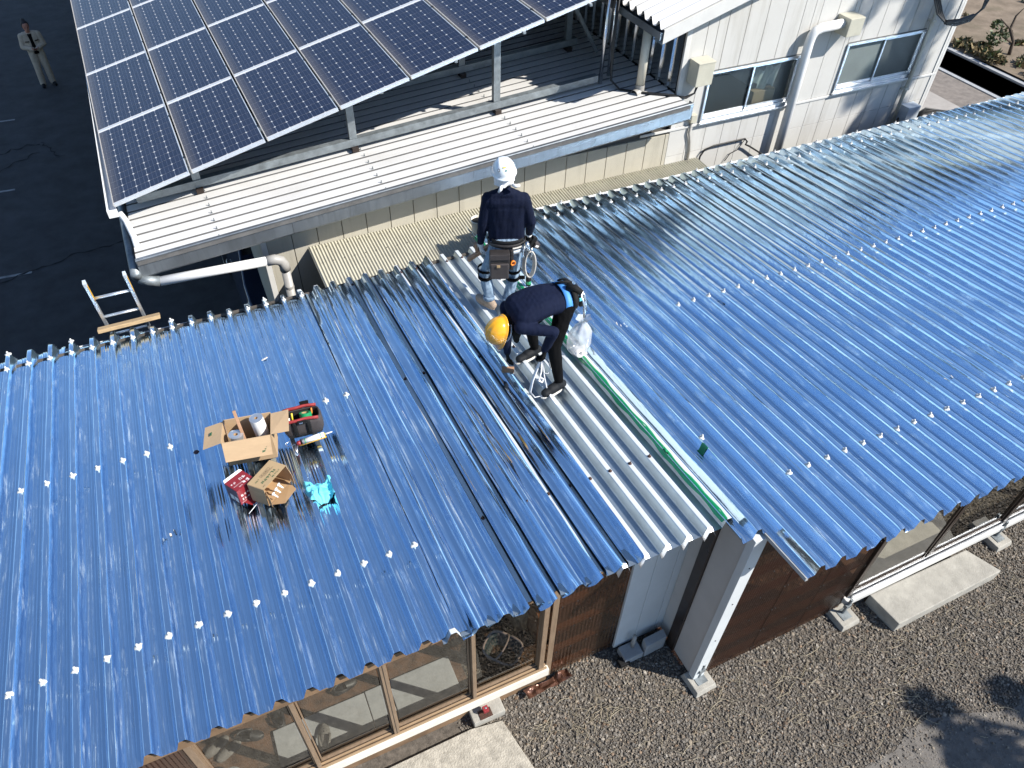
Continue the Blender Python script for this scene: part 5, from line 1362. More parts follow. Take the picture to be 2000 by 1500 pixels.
# hair with bun, eyes, mouth
hb_ = []
hr = [(gw(0, .005, 1.645), .096, gw(0, -.02, 1.60), .090, 0), (gw(0, -.03, 1.72), .05, gw(0, -.045, 1.735), .05, 0), (gw(-.07, .02, 1.60), .028, gw(.07, .02, 1.60), .028, 0)]
put('hair', body_mesh(hr, ['hair'], .01, {0: .006}, 3), None, gd)
for s_ in (-1, 1): MB().lathe([(.0001, .004), (.008, .003), (.010, 0)], GM @ Matrix.Translation((.03 * s_, .112, 1.585)) @ Matrix.Rotation(R(-90), 4, 'X'), 8).build('eye', 'hair', gd)
MB().box((-.022, .122, 1.523), (.022, .127, 1.530), M=GM).build('mouth', 'timber_red', gd)
ph = thing('phone', 'small dark phone in the hands of the person on the asphalt', 'phone', gw(0, .25, 1.06))
put('phone_body', MB().box((-.04, .22, 1.075), (.04, .29, 1.087), M=GM).me('phone_body', bevel=.003), 'bag_black', ph)

# ================================================================== THINGS ON THE ROOF
def RMx(X, s, h=0.0, rot=0.0):
    M = Matrix(((1, 0, 0), (0, CT, ST), (0, -ST, CT))).to_4x4(); M.translation = rp(X, s, h)
    return M @ Matrix.Rotation(rot, 4, 'Z')
def quad3(b, M, pts, t=.003, mi=0):
    """thin board from 4 local points"""
    p = [Vector(q) for q in pts]; n = (p[1] - p[0]).cross(p[2] - p[0]).normalized() * t
    b.add([M @ q for q in p] + [M @ (q + n) for q in p], [(3, 2, 1, 0), (4, 5, 6, 7), (0, 1, 5, 4), (1, 2, 6, 5), (2, 3, 7, 6), (3, 0, 4, 7)], mi)

# open cardboard box
M = RMx(1.64, 1.50, .004, R(-11)); W, D, H = .405, .285, .27
cb = thing('cardboard_box', 'open cardboard box with spread flaps holding rolls and a stick', 'box', M.translation)
for nm, pts, m in [('front_wall', [(0, 0, 0), (W, 0, 0), (W, 0, H), (0, 0, H)], 'cardboard'), ('back_wall', [(W, D, 0), (0, D, 0), (0, D, H), (W, D, H)], 'cardboard'),
                   ('side_wall', [(0, D - .004, 0), (0, .004, 0), (0, .004, H), (0, D - .004, H)], 'cardboard'), ('side_wall', [(W, .004, 0), (W, D - .004, 0), (W, D - .004, H), (W, .004, H)], 'cardboard'),
                   ('floor', [(.004, .004, 0.002), (W - .004, .004, .002), (W - .004, D - .004, .002), (.004, D - .004, .002)], 'cardboard_in'),
                   ('flap', [(-.003, .004, H), (-.003, D - .01, H), (-.155, D - .015, H - .03), (-.155, 0, H - .035)], 'cardboard'),
                   ('flap', [(W + .004, D - .01, H), (W + .004, .004, H), (W + .155, .0, H + .005), (W + .155, D - .02, H + .02)], 'cardboard'),
                   ('flap', [(.005, -.004, H), (W - .005, -.004, H), (W - .01, -.10, H - .135), (.012, -.105, H - .13)], 'cardboard'),
                   ('flap', [(W - .005, D + .006, H), (.005, D + .006, H), (.01, D + .05, H - .13), (W - .01, D + .05, H - .13)], 'cardboard')]:
    b = MB(); quad3(b, M, pts, -.004 if nm == 'flap' else .004); b.build(nm, m, cb)
fl = [o for o in cb.children if o.name.startswith('flap')]
b = MB(); quad3(b, M, [(-.10, .13, H - .0125), (-.085, .13, H - .0085), (-.085, .17, H - .008), (-.10, .165, H - .012)], .004); b.build('green_mark', 'print_green', fl[0])
for (x_, y_, r_) in [(W - .075, -.078, .012), (W - .060, -.070, .007), (W - .088, -.084, .006), (W - .05, -.062, .004)]:
    k_ = (-y_ - .004) / .096; z_ = H - .135 * k_ + .007
    v = [M @ Vector((x_ + r_ * math.cos(a * .785) * 1.2, y_ + r_ * math.sin(a * .785) * .6, z_ + r_ * math.sin(a * .785) * .8)) for a in range(8)]
    MB().add(v, [tuple(range(8))]).build('green_mark', 'print_green', fl[2])
def roll(name, label, M, r0, r1, L, m_out, m_end, tilt=(0, 0), group=None):
    t = thing(name, label, 'roll', M.translation, group); Mt = M @ Matrix.Rotation(tilt[0], 4, 'X') @ Matrix.Rotation(tilt[1], 4, 'Y')
    put('sleeve', MB().lathe([(r1, 0), (r1, L), ], Mt, 26).me('sleeve', True), m_out, t)
    put('end_face', MB().lathe([(r0, L - .001), (r1 * .6, L + .001), (r1, L - .0005)], Mt, 26).me('end_face'), m_end, t)
    put('core', MB().lathe([(r0, 0), (r0, L)], Mt, 20).me('core', True), 'cardboard_in', t)
    return t
roll('sheet_roll', 'tall white roll with grey end standing in the cardboard box', M @ Matrix.Translation((.315, .185, .01)), .014, .058, .33, 'print_white', 'aluminium', (.06, -.05))
roll('sheet_roll', 'short silver wrapped roll at the left inside the cardboard box', M @ Matrix.Translation((.085, .10, .01)), .018, .062, .235, 'aluminium', 'aluminium', (-.05, .1))
block('wood_stick', M @ Vector((.185, .06, .02)), M @ Vector((.135, .20, .43)), .026, .022, 'timber_red', 'thin brown wood stick leaning out of the cardboard box', 'stick', (0, 1, 0))

# tool bag
M = RMx(2.335, 1.66, .004, R(-6))
tbg = thing('tool_bag', 'open black and grey tool bag with red rims beside the cardboard box', 'tool bag', M.translation)
def loft(name, sections, m, parent, M, n=24, smooth=True):
    """sections: (cx, cy, z, half x, half y, power)"""
    v = []; f = []
    for cx, cy, z, hx, hy, p in sections:
        for j in range(n):
            a = 2 * math.pi * j / n; c_, s_ = math.cos(a), math.sin(a)
            v.append(M @ Vector((cx + hx * math.copysign(abs(c_) ** p, c_), cy + hy * math.copysign(abs(s_) ** p, s_), z)))
    for i in range(len(sections) - 1):
        for j in range(n): f.append((i * n + j, i * n + (j + 1) % n, (i + 1) * n + (j + 1) % n, (i + 1) * n + j))
    return MB().add(v, f).build(name, m, parent, smooth)
loft('bag_body', [(0, 0, 0, .10, .06, .4), (0, 0, .001, .155, .085, .35), (0, 0, .06, .175, .095, .4), (0, .0, .14, .172, .092, .42), (0, 0, .185, .160, .088, .45), (0, 0, .183, .148, .076, .45), (0, 0, .05, .14, .07, .45), (0, 0, .04, .02, .02, .9)], 'bag_grey', tbg, M)
loft('bag_lining', [(0, 0, .186, .154, .083, .45), (0, 0, .178, .145, .074, .45), (0, 0, .055, .138, .068, .45), (0, 0, .05, .01, .01, .9)], 'bag_black', tbg, M)
for y_, dz in ((-.086, 0.0), (.082, .008)):
    b = MB(); pts = [M @ Vector((x_, y_ + .004 * math.sin(x_ * 40), .188 + dz + .012 * math.cos(x_ / .16 * 1.5))) for x_ in np.linspace(-.15, .14, 9)]
    b.tube(pts, .013, 8, flat=1.3); b.build('red_rim', 'bag_red', tbg, True)
for x_ in (-.075, .045):
    b = MB(); pts = [M @ Vector((x_, y_, z_)) for y_, z_ in [(-.060, .004), (-.100, .03), (-.105, .10), (-.098, .17), (-.086, .20)]]; b.tube(pts, .020, 6, flat=.25); b.build('webbing_strap', 'bag_black', tbg, True)
b = MB(); b.box((-.045, -.112, .168), (.035, -.100, .205), M=M); b.build('handle', 'bag_black', tbg, bevel=.004)
b = MB(); b.box((.005, .088, .21), (.085, .10, .255), M=M); b.build('handle', 'bag_black', tbg, bevel=.004)
b = MB(); b.box((-.03, -.1145, .175), (.0, -.1125, .19), M=M); b.build('buckle', 'steel', tbg)
roll('tape_roll', 'bright green tape roll lying in the open tool bag', M @ Matrix.Translation((.035, .0, .135)), .036, .054, .05, 'green_tape', 'green_tape', (-.45, .05))
for i, (x_, y_, c_) in enumerate([(-.09, .03, 'print_yellow'), (.085, .045, 'orange'), (-.12, -.03, 'print_white')]):
    b = MB(); b.tube([M @ Vector((x_, y_, .08)), M @ Vector((x_ + .01, y_ + .015, .185))], .008, 8)
    solo('hand_tool', b.me('hand_tool', True), c_, ['yellow handled tool poking up inside the tool bag', 'orange handled tool poking up inside the tool bag', 'white handled tool poking up inside the tool bag'][i], 'tool')
# caulking gun with cartridge
g0 = rp(2.20, 1.455, .055); g1 = rp(2.535, 1.435, .085); gd_ = (g1 - g0).normalized()
cg = thing('caulking_gun', 'caulking gun with white cartridge lying in front of the tool bag', 'caulking gun', rp(2.36, 1.445, 0))
def ax_tube(name, a, b_, r0, r1, m, n=14):
    p = g0.lerp(g1, a); q_ = g0.lerp(g1, b_); return MB().tube([p, q_], [r0, r1], n).build(name, m, cg, True)
ax_tube('cartridge', .22, .80, .024, .024, 'print_white'); ax_tube('cartridge_cap', .80, .82, .024, .012, 'print_yellow'); ax_tube('nozzle', .82, 1.02, .010, .003, 'print_white')
for a in (.285, .70): ax_tube('green_band', a, a + .022, .0245, .0245, 'green_tape')
tr_ = MB(); tr_.tube([g0.lerp(g1, .12) + V(0, -.005, -.03), g0.lerp(g1, .84) + V(0, -.005, -.03)], .009, 8); tr_.build('cradle', 'yellow_paint', cg, True)
tr_ = MB(); tr_.tube([g0.lerp(g1, .22), g0.lerp(g1, -.02), g0.lerp(g1, -.16), g0.lerp(g1, -.20) + V(0, .02, .01), g0.lerp(g1, -.18) + V(.01, .04, .01), g0.lerp(g1, -.12) + V(0.02, .045, .01)], .0035, 6); tr_.build('push_rod', 'steel', cg, True)
tr_ = MB(); tr_.tube([g0.lerp(g1, .10), g0.lerp(g1, .05) + V(-.01, -.05, -.03), g0.lerp(g1, .03) + V(-.012, -.10, -.05)], [.008, .010, .007], 8); tr_.tube([g0.lerp(g1, .06), g0.lerp(g1, .02) + V(-.01, -.045, -.03), g0.lerp(g1, .0) + V(-.01, -.085, -.05)], [.006, .009, .006], 8); tr_.build('trigger_handle', 'steel', cg, True)
ax_tube('grip_head', .07, .17, .018, .020, 'carton_red')

# red carton
M = RMx(1.66, 1.00, .002, R(30)); W, D, H = .18, .15, .16
rc = thing('red_carton', 'dark red carton with white lettering standing below the cardboard box', 'carton', M.translation)
for nm, pts, m in [('front_panel', [(0, 0, 0), (W, 0, 0), (W, 0, H), (0, 0, H)], 'carton_red'), ('side_panel', [(0, D, 0), (0, 0, 0), (0, 0, H), (0, D, H)], 'carton_navy'), ('side_panel', [(W, 0, 0), (W, D, 0), (W, D, H), (W, 0, H)], 'carton_red'), ('back_panel', [(W, D, 0), (0, D, 0), (0, D, H), (W, D, H)], 'carton_red'),
                   ('top_panel', [(0, 0, H), (W, 0, H), (W, D, H), (0, D, H)], 'carton_red'), ('top_flap', [(.0, D, H + .004), (W, D, H + .004), (W - .01, D + .022, H + .012), (.01, D + .02, H + .016)], 'print_white'), ('low_flap', [(.03, -.005, .004), (W - .02, -.005, .004), (W - .03, -.075, -.004), (.05, -.07, -.002)], 'carton_red')]:
    b = MB(); quad3(b, M, pts, .002); b.build(nm, m, rc)
rr = random.Random(11)
def glyphs(parent, fn, rows, m, name='lettering'):
    """rows: (x0, x1, y, height); strokes laid out as printed characters"""
    b = MB()
    for x0, x1, y, h in rows:
        x_ = x0
        while x_ < x1 - h * .5:
            for _ in range(4):
                a = rr.uniform(0, .7) * h; c_ = rr.uniform(0, .8) * h
                if rr.random() < .5: q_ = (x_ + a * .3, y + c_, h * rr.uniform(.4, .75), h * .15)
                else: q_ = (x_ + a, y + c_ * .3, h * .15, h * rr.uniform(.5, .85))
                p = [fn(q_[0], q_[1]), fn(q_[0] + q_[2], q_[1]), fn(q_[0] + q_[2], q_[1] + q_[3]), fn(q_[0], q_[1] + q_[3])]
                b.add(p, [(0, 1, 2, 3)])
            x_ += h * 1.0
    return b.build(name, m, parent)
glyphs(rc, lambda u, v_: M @ Vector((W * .08 + u, v_, H + .0035)), [(0, .06, .075, .024), (.0, .09, .045, .010), (.08, .135, .02, .034), (.08, .135, .07, .034), (.03, .07, .015, .012)], 'print_white')
glyphs(rc, lambda u, v_: M @ Vector((u, -.0025, v_)), [(.02, .14, .07, .03), (.02, .14, .03, .028), (.01, .06, .01, .010)], 'print_white')
for y0_ in (.012, .068):
    b = MB(); quad3(b, M, [(-.0025, y0_ + .044, .02), (-.0025, y0_, .02), (-.0025, y0_, .075), (-.0025, y0_ + .044, .075)], .0008); b.build('label', 'print_white', rc)
# brown carton with open end
M = RMx(1.865, .89, .002, R(42)); W, D, H = .29, .165, .19
bc = thing('brown_carton', 'brown carton with dark green print lying open beside the red carton', 'carton', M.translation)
for nm, pts, m in [('top_panel', [(0, 0, H), (W, 0, H), (W, D, H), (0, D, H)], 'cardboard_dark'), ('side_panel', [(W, 0, 0), (W, D, 0), (W, D, H), (W, 0, H)], 'cardboard'), ('side_panel', [(0, D, 0), (0, 0, 0), (0, 0, H), (0, D, H)], 'cardboard'), ('back_panel', [(W, D, 0), (0, D, 0), (0, D, H), (W, D, H)], 'cardboard'), ('bottom_panel', [(0, D, .002), (W, D, .002), (W, 0, .002), (0, 0, .002)], 'cardboard_in'),
                   ('flap', [(W - .004, -.004, H), (W - .004, -.004, .05), (W - .03, -.075, .03), (W - .045, -.085, H - .03)], 'cardboard'), ('flap', [(.01, -.005, .004), (W - .02, -.005, .004), (W - .06, -.10, .012), (.06, -.115, .02)], 'cardboard_in'), ('flap', [(.004, -.004, .02), (.004, -.004, H - .02), (-.03, -.07, H - .06), (-.02, -.06, .03)], 'cardboard_in')]:
    b = MB(); quad3(b, M, pts, .003); b.build(nm, m, bc)
glyphs(bc, lambda u, v_: M @ Vector((u, v_, H + .0045)), [(.05, .23, .045, .030), (.14, .24, .018, .016), (.03, .08, .10, .016)], 'print_green')
glyphs(bc, lambda u, v_: M @ Vector((u, v_, H + .0045)), [(.11, .20, .105, .012), (.12, .24, .088, .007), (.02, .05, .02, .010)], 'print_dark')
b = MB()
for (x0_, y0_, x1_, y1_) in [(.10, .100, .215, .102), (.10, .122, .215, .124), (.10, .100, .102, .124), (.213, .100, .215, .124)]: b.add([M @ Vector(p) for p in [(x0_, y0_, H + .004), (x1_, y0_, H + .004), (x1_, y1_, H + .004), (x0_, y1_, H + .004)]], [(0, 1, 2, 3)])
b.build('print_frame', 'print_dark', bc)
glyphs(bc, lambda u, v_: M @ Vector((W + .0005, v_ + .0, u)) , [(.02, .15, .02, .012), (.02, .15, .05, .016), (.03, .12, .09, .020)], 'print_dark')
for i, (x_, z_) in enumerate([(.07, .07), (.11, .085), (.15, .10)]):
    b = MB(); b.lathe([(.001, .045), (.005, .04), (.009, .0), (.017, -.002), (.017, -.012), (.001, -.012)], M @ Matrix.Translation((x_, -.01, z_)) @ Matrix.Rotation(R(115), 4, 'X'), 12)
    solo('spare_nozzle', b.me('spare_nozzle', True), 'print_white', ['left', 'middle', 'right'][i] + ' white nozzle of three inside the brown carton', 'nozzle', 'white nozzles in the brown carton')
b = MB(); b.tube([rp(1.70, .86, .02), rp(1.745, .90, .025), rp(1.79, .96, .012)], .003, 6); solo('white_tie', b.me('white_tie', True), 'strap_white', 'thin white tie between red and brown cartons', 'tie')
# crumpled light blue cloth
nx = 34; g = np.linspace(-1, 1, nx); A, Bq = np.meshgrid(g, g, indexing='ij')
rad = np.maximum(np.abs(A), np.abs(Bq)); hh = .035 * (1 - rad ** 2) + .060 * np.abs(vnoise(A * 2.6 + 3, Bq * 2.6, 14)) + .030 * np.abs(vnoise(A * 5, Bq * 5, 15)); hh = np.maximum(hh, .004)
Xc = 2.275 + .105 * A + .05 * vnoise(A * 2.5, Bq * 2.5, 16); Sc = .895 + .115 * Bq + .05 * vnoise(A * 2.5 + 9, Bq * 2.5, 17)
dd = rib_h(nearest_crest(Xc, 0, .2)) * (.25 + .7 * np.clip(rad, 0, 1) ** 2)
solo('crumpled_cloth', np_mesh('crumpled_cloth', rp_np(Xc, Sc, hh + dd).reshape(-1, 3), grid_faces(nx, nx)), 'cyan_cloth', 'crumpled light blue cloth lying on foil right of the cartons', 'cloth')
# dark puck on the foil
b = MB(); b.lathe([(.0001, .018), (.016, .018), (.022, .012), (.026, 0)], RMx(1.40, 1.80, -.002), 18); solo('rubber_puck', b.me('rubber_puck', True), 'carton_navy', 'small dark rubber puck on foil left of the cardboard box', 'puck')
# plastic bag
nx, ny = 40, 30; U_, V_ = np.meshgrid(np.linspace(0, 2 * math.pi, nx), np.linspace(0, 1, ny), indexing='ij')
rad = np.interp(V_, [0, .05, .3, .6, .75, .85, .9, 1.0], [.02, .10, .125, .11, .075, .035, .03, .075])
un = np.where(U_ > 2 * math.pi - 1e-6, 0, U_)
rad = rad * (1 + .30 * vnoise(un * 1.6 + 2, V_ * 6, 4) * np.sin(un / 2) ** 2 + .16 * np.cos(un * 7 + 5 * V_) * np.clip(V_ - .3, 0, 1))
z_ = .42 * V_; base = rp(5.10, 1.60, -.02)
P_ = np.stack([base.x + rad * np.cos(un) + .05 * V_, base.y + rad * .85 * np.sin(un) + .03 * V_, base.z + z_ + .01 * np.cos(un * 3) * V_], -1)
pbag = thing('plastic_bag', 'translucent white plastic bag tied at top behind the bending worker', 'plastic bag', base)
put('bag_film', np_mesh('bag_film', P_.reshape(-1, 3), grid_faces(nx, ny)), 'clear_plastic', pbag)
for i, (dx, dy, dz, L) in enumerate([(-.03, .0, .05, .11), (.04, .02, .06, .10)]):
    put('white_scrap', MB().lathe([(.045, 0), (.045, L), (.02, L), (.02, 0)], Matrix.Translation(base + V(dx, dy, dz)) @ Matrix.Rotation(1.3 + i, 4, 'X'), 16).me('white_scrap', True), 'print_white', pbag)
Mw = RMx(4.97, 3.22, .0) @ Matrix.Rotation(R(75), 4, 'Y') @ Matrix.Rotation(.3, 4, 'X')
roll('tape_roll', 'white tape roll lying on a rib by the knee of the standing worker', Mw, .02, .042, .05, 'print_white', 'print_white')
sbm = RMx(5.19, 2.93, .0)
sp_ = thing('spray_bottle', 'small black bottle with green label beside the green tape', 'bottle', sbm.translation)
put('bottle', MB().lathe([(.001, 0), (.03, 0), (.03, .10), (.014, .125), (.014, .15), (.001, .15)], sbm, 16).me('bottle', True), 'bag_black', sp_)
put('label', MB().lathe([(.0305, .02), (.0305, .06)], sbm, 16).me('label', True), 'green_tape', sp_)

# plank and ladder at the back edge
pm_ = RMx(.99, 4.165, .024, R(.5)); 
solo('wood_plank', MB().box((-.315, -.055, -.020), (.315, .055, .020), M=pm_ @ Matrix.Rotation(R(-14), 4, 'X')).me('wood_plank', bevel=.004), 'timber', 'short pale timber plank laid across the ribs in front of the ladder', 'plank')
ld = thing('ladder', 'aluminium ladder with yellow inner faces leaning on the back edge of the shed', 'ladder', (.95, 4.9, LOW))
def lp(x_, z_): return Vector((x_ + (2.77 - z_) * .012, 4.205 + .147 * (2.77 - z_), z_))
for x_ in (.745, 1.13):
    a, b_ = lp(x_, LOW), lp(x_, 2.77); d = (b_ - a).normalized(); s = Vector((1, 0, 0)); u = s.cross(d).normalized(); v = []
    for p in (a, b_):
        for sx, sz in ((-1, -1), (1, -1), (1, 1), (-1, 1)): v.append(p + s * (sx * .014) + u * (sz * .030))
    rl_ = MB().add(v, [(3, 2, 1, 0), (4, 5, 6, 7), (0, 1, 5, 4), (1, 2, 6, 5), (2, 3, 7, 6), (3, 0, 4, 7)]).build('rail', 'aluminium', ld, bevel=.002)
    v = []
    for q_ in (2.765, 2.52):
        p = lp(x_, q_)
        for sz in (-1, 1): v.append(p + Vector((.0148, 0, 0)) * (1 if x_ < 1 else 1) + u * (sz * .029))
    MB().add(v, [(0, 1, 3, 2)]).build('yellow_face', 'yellow_paint', rl_)
    # printed markings
    sg = -1
    glyphs(rl_, lambda q_, w_, x_=x_: lp(x_, 2.60 - q_) + Vector((w_ - .010, 0, 0)) - u * .0308, [(0, .30, 0, .020)], 'print_dark')
    cpv = MB()
    for p in (lp(x_, 2.74), lp(x_, 2.79)):
        for sx, sz in ((-1, -1), (1, -1), (1, 1), (-1, 1)): cpv.v.append(tuple(p + s * (sx * .0155) + u * (sz * .032)))
    cpv.f = [(3, 2, 1, 0), (4, 5, 6, 7), (0, 1, 5, 4), (1, 2, 6, 5), (2, 3, 7, 6), (3, 0, 4, 7)]; cpv.mi = [0] * 6
    cpv.build('end_cap', 'belt_pale', rl_, bevel=.002)
z_ = 2.545
while z_ > LOW + .1:
    a, b_ = lp(.76, z_), lp(1.118, z_)
    MB().tube([a, b_], .019, 10, flat=.75).build('rung', 'aluminium', ld, True); z_ -= .285

# ================================================================== DARK CAR UNDER THE EAVE
car = thing('parked_car', 'dark blue car parked in shade below the annex eave', 'car', (3.05, 9.3, LOW))
def carsec(y, zb, zt, w, wt): return [(-w, zb), (-w, zb + .35), (-w * .99, zb + .55), (-wt, zt), (wt, zt), (w * .99, zb + .55), (w, zb + .35), (w, zb)]
secs = []
for y, zb, zt, w, wt in [(7.55, .35, .62, .60, .50), (7.62, .22, .80, .76, .64), (8.2, .20, .95, .82, .70), (8.55, .20, 1.02, .83, .70), (9.15, .20, 1.48, .83, .60), (10.4, .20, 1.52, .83, .62), (11.0, .22, 1.30, .82, .62), (11.25, .30, .85, .78, .66), (11.3, .35, .80, .7, .6)]:
    secs.append([Vector((3.05 + x_, y, LOW + z)) for x_, z in carsec(y, zb, zt, w, wt)])
v = [p for s in secs for p in s]; n = 8; f = [tuple(range(n)), tuple((len(secs) - 1) * n + j for j in range(n))]
for i in range(len(secs) - 1):
    for j in range(n): f.append((i * n + j, i * n + (j + 1) % n, (i + 1) * n + (j + 1) % n, (i + 1) * n + j))
put('car_body', MB().add(v, f).me('car_body', True, bevel=.03), 'car_paint', car)
for y in (8.25, 10.55):
    for x_ in (2.24, 3.86):
        wv = put('wheel', MB().lathe([(.12, -.09), (.30, -.09), (.31, -.06), (.31, .06), (.30, .09), (.12, .09)], Matrix.Translation((x_, y, LOW + .31)) @ Matrix.Rotation(R(90), 4, 'Y'), 24).me('wheel', True), 'black_rubber', car)
        MB().lathe([(.001, -.095), (.19, -.085), (.20, -.095)], Matrix.Translation((x_, y, LOW + .31)) @ Matrix.Rotation(R(90), 4, 'Y'), 20).build('rim', 'aluminium', wv, True)
MB().add([(2.40, 8.60, LOW + 1.02), (3.70, 8.60, LOW + 1.02), (3.60, 9.10, LOW + 1.455), (2.50, 9.10, LOW + 1.455)], [(0, 1, 2, 3)]).build('windscreen', 'car_glass', car)
for y in (8.3,): MB().tube([(2.212, 9.55, LOW + .80), (2.195, 9.6, LOW + .80), (2.195, 9.72, LOW + .80), (2.212, 9.77, LOW + .80)], .012, 8).build('door_handle', 'steel', car, True)
for x_ in (2.42, 3.68): MB().lathe([(.001, .01), (.08, .004), (.085, -.01)], Matrix.Translation((x_, 7.62, LOW + .66)) @ Matrix.Rotation(R(90), 4, 'X'), 16).build('headlight', 'print_white', car, True)

# ================================================================== THINGS BEHIND THE SHED WINDOWS
def clog(name, label, x_, y_, z_, ang, L, m, holes=True, cat='shoe', group='shoes on the shed floor', heel=True):
    Mx = Matrix.Translation((x_, y_, z_)) @ Matrix.Rotation(ang, 4, 'Z'); t = thing(name, label, cat, (x_, y_, z_), group); w = L * .20
    loft('sole', [(0, 0, 0, L * .49, w * .85, .75), (0, 0, .012, L * .5, w * .92, .75), (0, 0, .022, L * .49, w * .9, .75), (0, 0, .0221, .01, .01, 1)], m, t, Mx)
    v = []; f = []; nu, nv = 14, 9
    for i in range(nu):
        u = i / (nu - 1); xx = L * (.04 + .45 * u); hw = w * math.sqrt(max(.02, 1 - (max(0, u - .35) / .66) ** 2)) ; ht = .062 * (1 - .62 * u)
        for j in range(nv):
            a = math.pi * j / (nv - 1); v.append(Mx @ Vector((xx, hw * math.cos(a), .02 + ht * math.sin(a))))
    for i in range(nu - 1):
        for j in range(nv - 1): f.append((i * nv + j, i * nv + j + 1, (i + 1) * nv + j + 1, (i + 1) * nv + j))
    put('upper', MB().add(v, f).me('upper', True), m, t)
    if heel:
        pts = [Mx @ Vector((L * .06 - L * .50 * math.sin(a), w * .98 * math.cos(a), .055 + .01 * math.sin(a))) for a in np.linspace(0, math.pi, 10)]
        MB().tube(pts, .012, 8, flat=1.6).build('heel_strap', m, t, True)
    if holes:
        b = MB()
        for k_ in range(3):
            for q_ in (-1, 0, 1): b.lathe([(.0001, .002), (.007, .001)], Mx @ Matrix.Translation((L * (.16 + .09 * k_), q_ * w * .38, .072 - .010 * k_ - .008 * abs(q_))), 8)
        b.build('vent_hole', 'crack', t)
    return t
clog('garden_clog', 'black clog on the grey slab behind the middle wooden window', 1.68, -.075, .052, R(80), .27, 'shoe_grey')
clog('slipper', 'left grey slipper of the pair behind the left wooden window', .72, .285, .014, R(205), .26, 'shoe_grey', False, heel=False)
clog('slipper', 'right grey slipper of the pair behind the left wooden window', .82, .20, .014, R(205), .26, 'shoe_grey', False, heel=False)
clog('work_shoe', 'black shoe lying near the grey slippers', 1.03, .25, .014, R(-20), .26, 'croc_black', False)
clog('work_shoe', 'black shoe at the left edge of the grey slabs', 1.31, .31, .014, R(100), .26, 'croc_black', False)
clog('work_shoe', 'dark shoe just under the roof edge behind the middle window', 1.99, .34, .014, R(10), .26, 'croc_black', False)
# basket with grey rim
bs = thing('laundry_basket', 'blue basket with pale rim on the dark floor behind the right wooden window', 'basket', (3.58, -.01, .02))
M = Matrix.Translation((3.58, -.01, .015)) @ Matrix.Rotation(R(40), 4, 'Z')
loft('basket_wall', [(0, 0, 0, .10, .13, .6), (0, 0, .003, .12, .15, .6), (0, 0, .19, .15, .19, .6)], 'basket_blue', bs, M)
b = MB(); b.tube([M @ Vector((.152 * math.copysign(abs(math.cos(a)) ** .6, math.cos(a)), .192 * math.copysign(abs(math.sin(a)) ** .6, math.sin(a)), .19)) for a in np.linspace(0, 2 * math.pi, 30)], .012, 8); b.build('rim', 'belt_pale', bs, True)
b = MB(); b.tube([M @ Vector((.15 * math.cos(a), .02 - .05 * math.sin(a), .19 + .07 * math.sin(a))) for a in np.linspace(0, math.pi, 14)], .009, 8); b.build('handle', 'belt_pale', bs, True)
b = MB()
for k_ in range(22):
    a = 2 * math.pi * k_ / 22; ca, sa = math.copysign(abs(math.cos(a)) ** .6, math.cos(a)), math.copysign(abs(math.sin(a)) ** .6, math.sin(a))
    b.tube([M @ Vector((.124 * ca, .155 * sa, .03)), M @ Vector((.152 * ca, .193 * sa, .17))], .004, 5)
b.build('rib', 'belt_pale', bs, True)
solo('wooden_crate', MB().box((3.95, -.05, .02), (4.35, .35, .62)).me('wooden_crate', bevel=.01), 'timber_red', 'reddish wooden crate behind the brown plastic wall', 'crate')
solo('straw_bale', MB().box((3.80, .15, .02), (3.95, .75, .55)).me('straw_bale', bevel=.03), 'straw', 'small straw bale behind the right wooden window', 'bale')
bkt = thing('paint_bucket', 'pale bucket with printed label behind the left wooden window', 'bucket', (.80, -.12, .014))
put('pail', MB().lathe([(.001, 0), (.09, 0), (.105, .17), (.11, .17), (.11, .178), (.10, .178), (.086, .01)], Matrix.Translation((.82, -.13, .014)), 20).me('pail', True), 'print_white', bkt)
put('lid', MB().lathe([(.001, .185), (.108, .182), (.112, .172)], Matrix.Translation((.82, -.13, .014)), 20).me('lid', True), 'concrete_grey', bkt)
put('label', MB().box((-.03, -.02, 0), (.03, .0, .002), M=Matrix.Translation((.84, -.13, .2005))).me('label'), 'carton_red', bkt)

# ================================================================== GRAVEL, STRAW, PLANTS
def project(P):
    Rm = np.array(cam.rotation_euler.to_matrix()); q_ = (P - np.array(cam.location)) @ Rm
    return np.stack([1000 + 1467.353 * q_[:, 0] / -q_[:, 2], 750 - 1467.353 * q_[:, 1] / -q_[:, 2]], 1)
m, nt, N, L_, P = nodes('stone'); at = N.new('ShaderNodeAttribute'); at.attribute_name = 'tint'; L_.new(at.outputs['Color'], P.inputs['Base Color']); P.inputs['Roughness'].default_value = .85
nz = N.new('ShaderNodeTexNoise'); nz.inputs['Scale'].default_value = 160; bp = N.new('ShaderNodeBump'); bp.inputs['Strength'].default_value = .4; bp.inputs['Distance'].default_value = .004
L_.new(nz.outputs['Fac'], bp.inputs['Height']); L_.new(bp.outputs[0], P.inputs['Normal']); MT['stone'] = m
gr = (1 + 5 ** .5) / 2
ICO = np.array([(-1, gr, 0), (1, gr, 0), (-1, -gr, 0), (1, -gr, 0), (0, -1, gr), (0, 1, gr), (0, -1, -gr), (0, 1, -gr), (gr, 0, -1), (gr, 0, 1), (-gr, 0, -1), (-gr, 0, 1)]) / math.sqrt(1 + gr * gr)
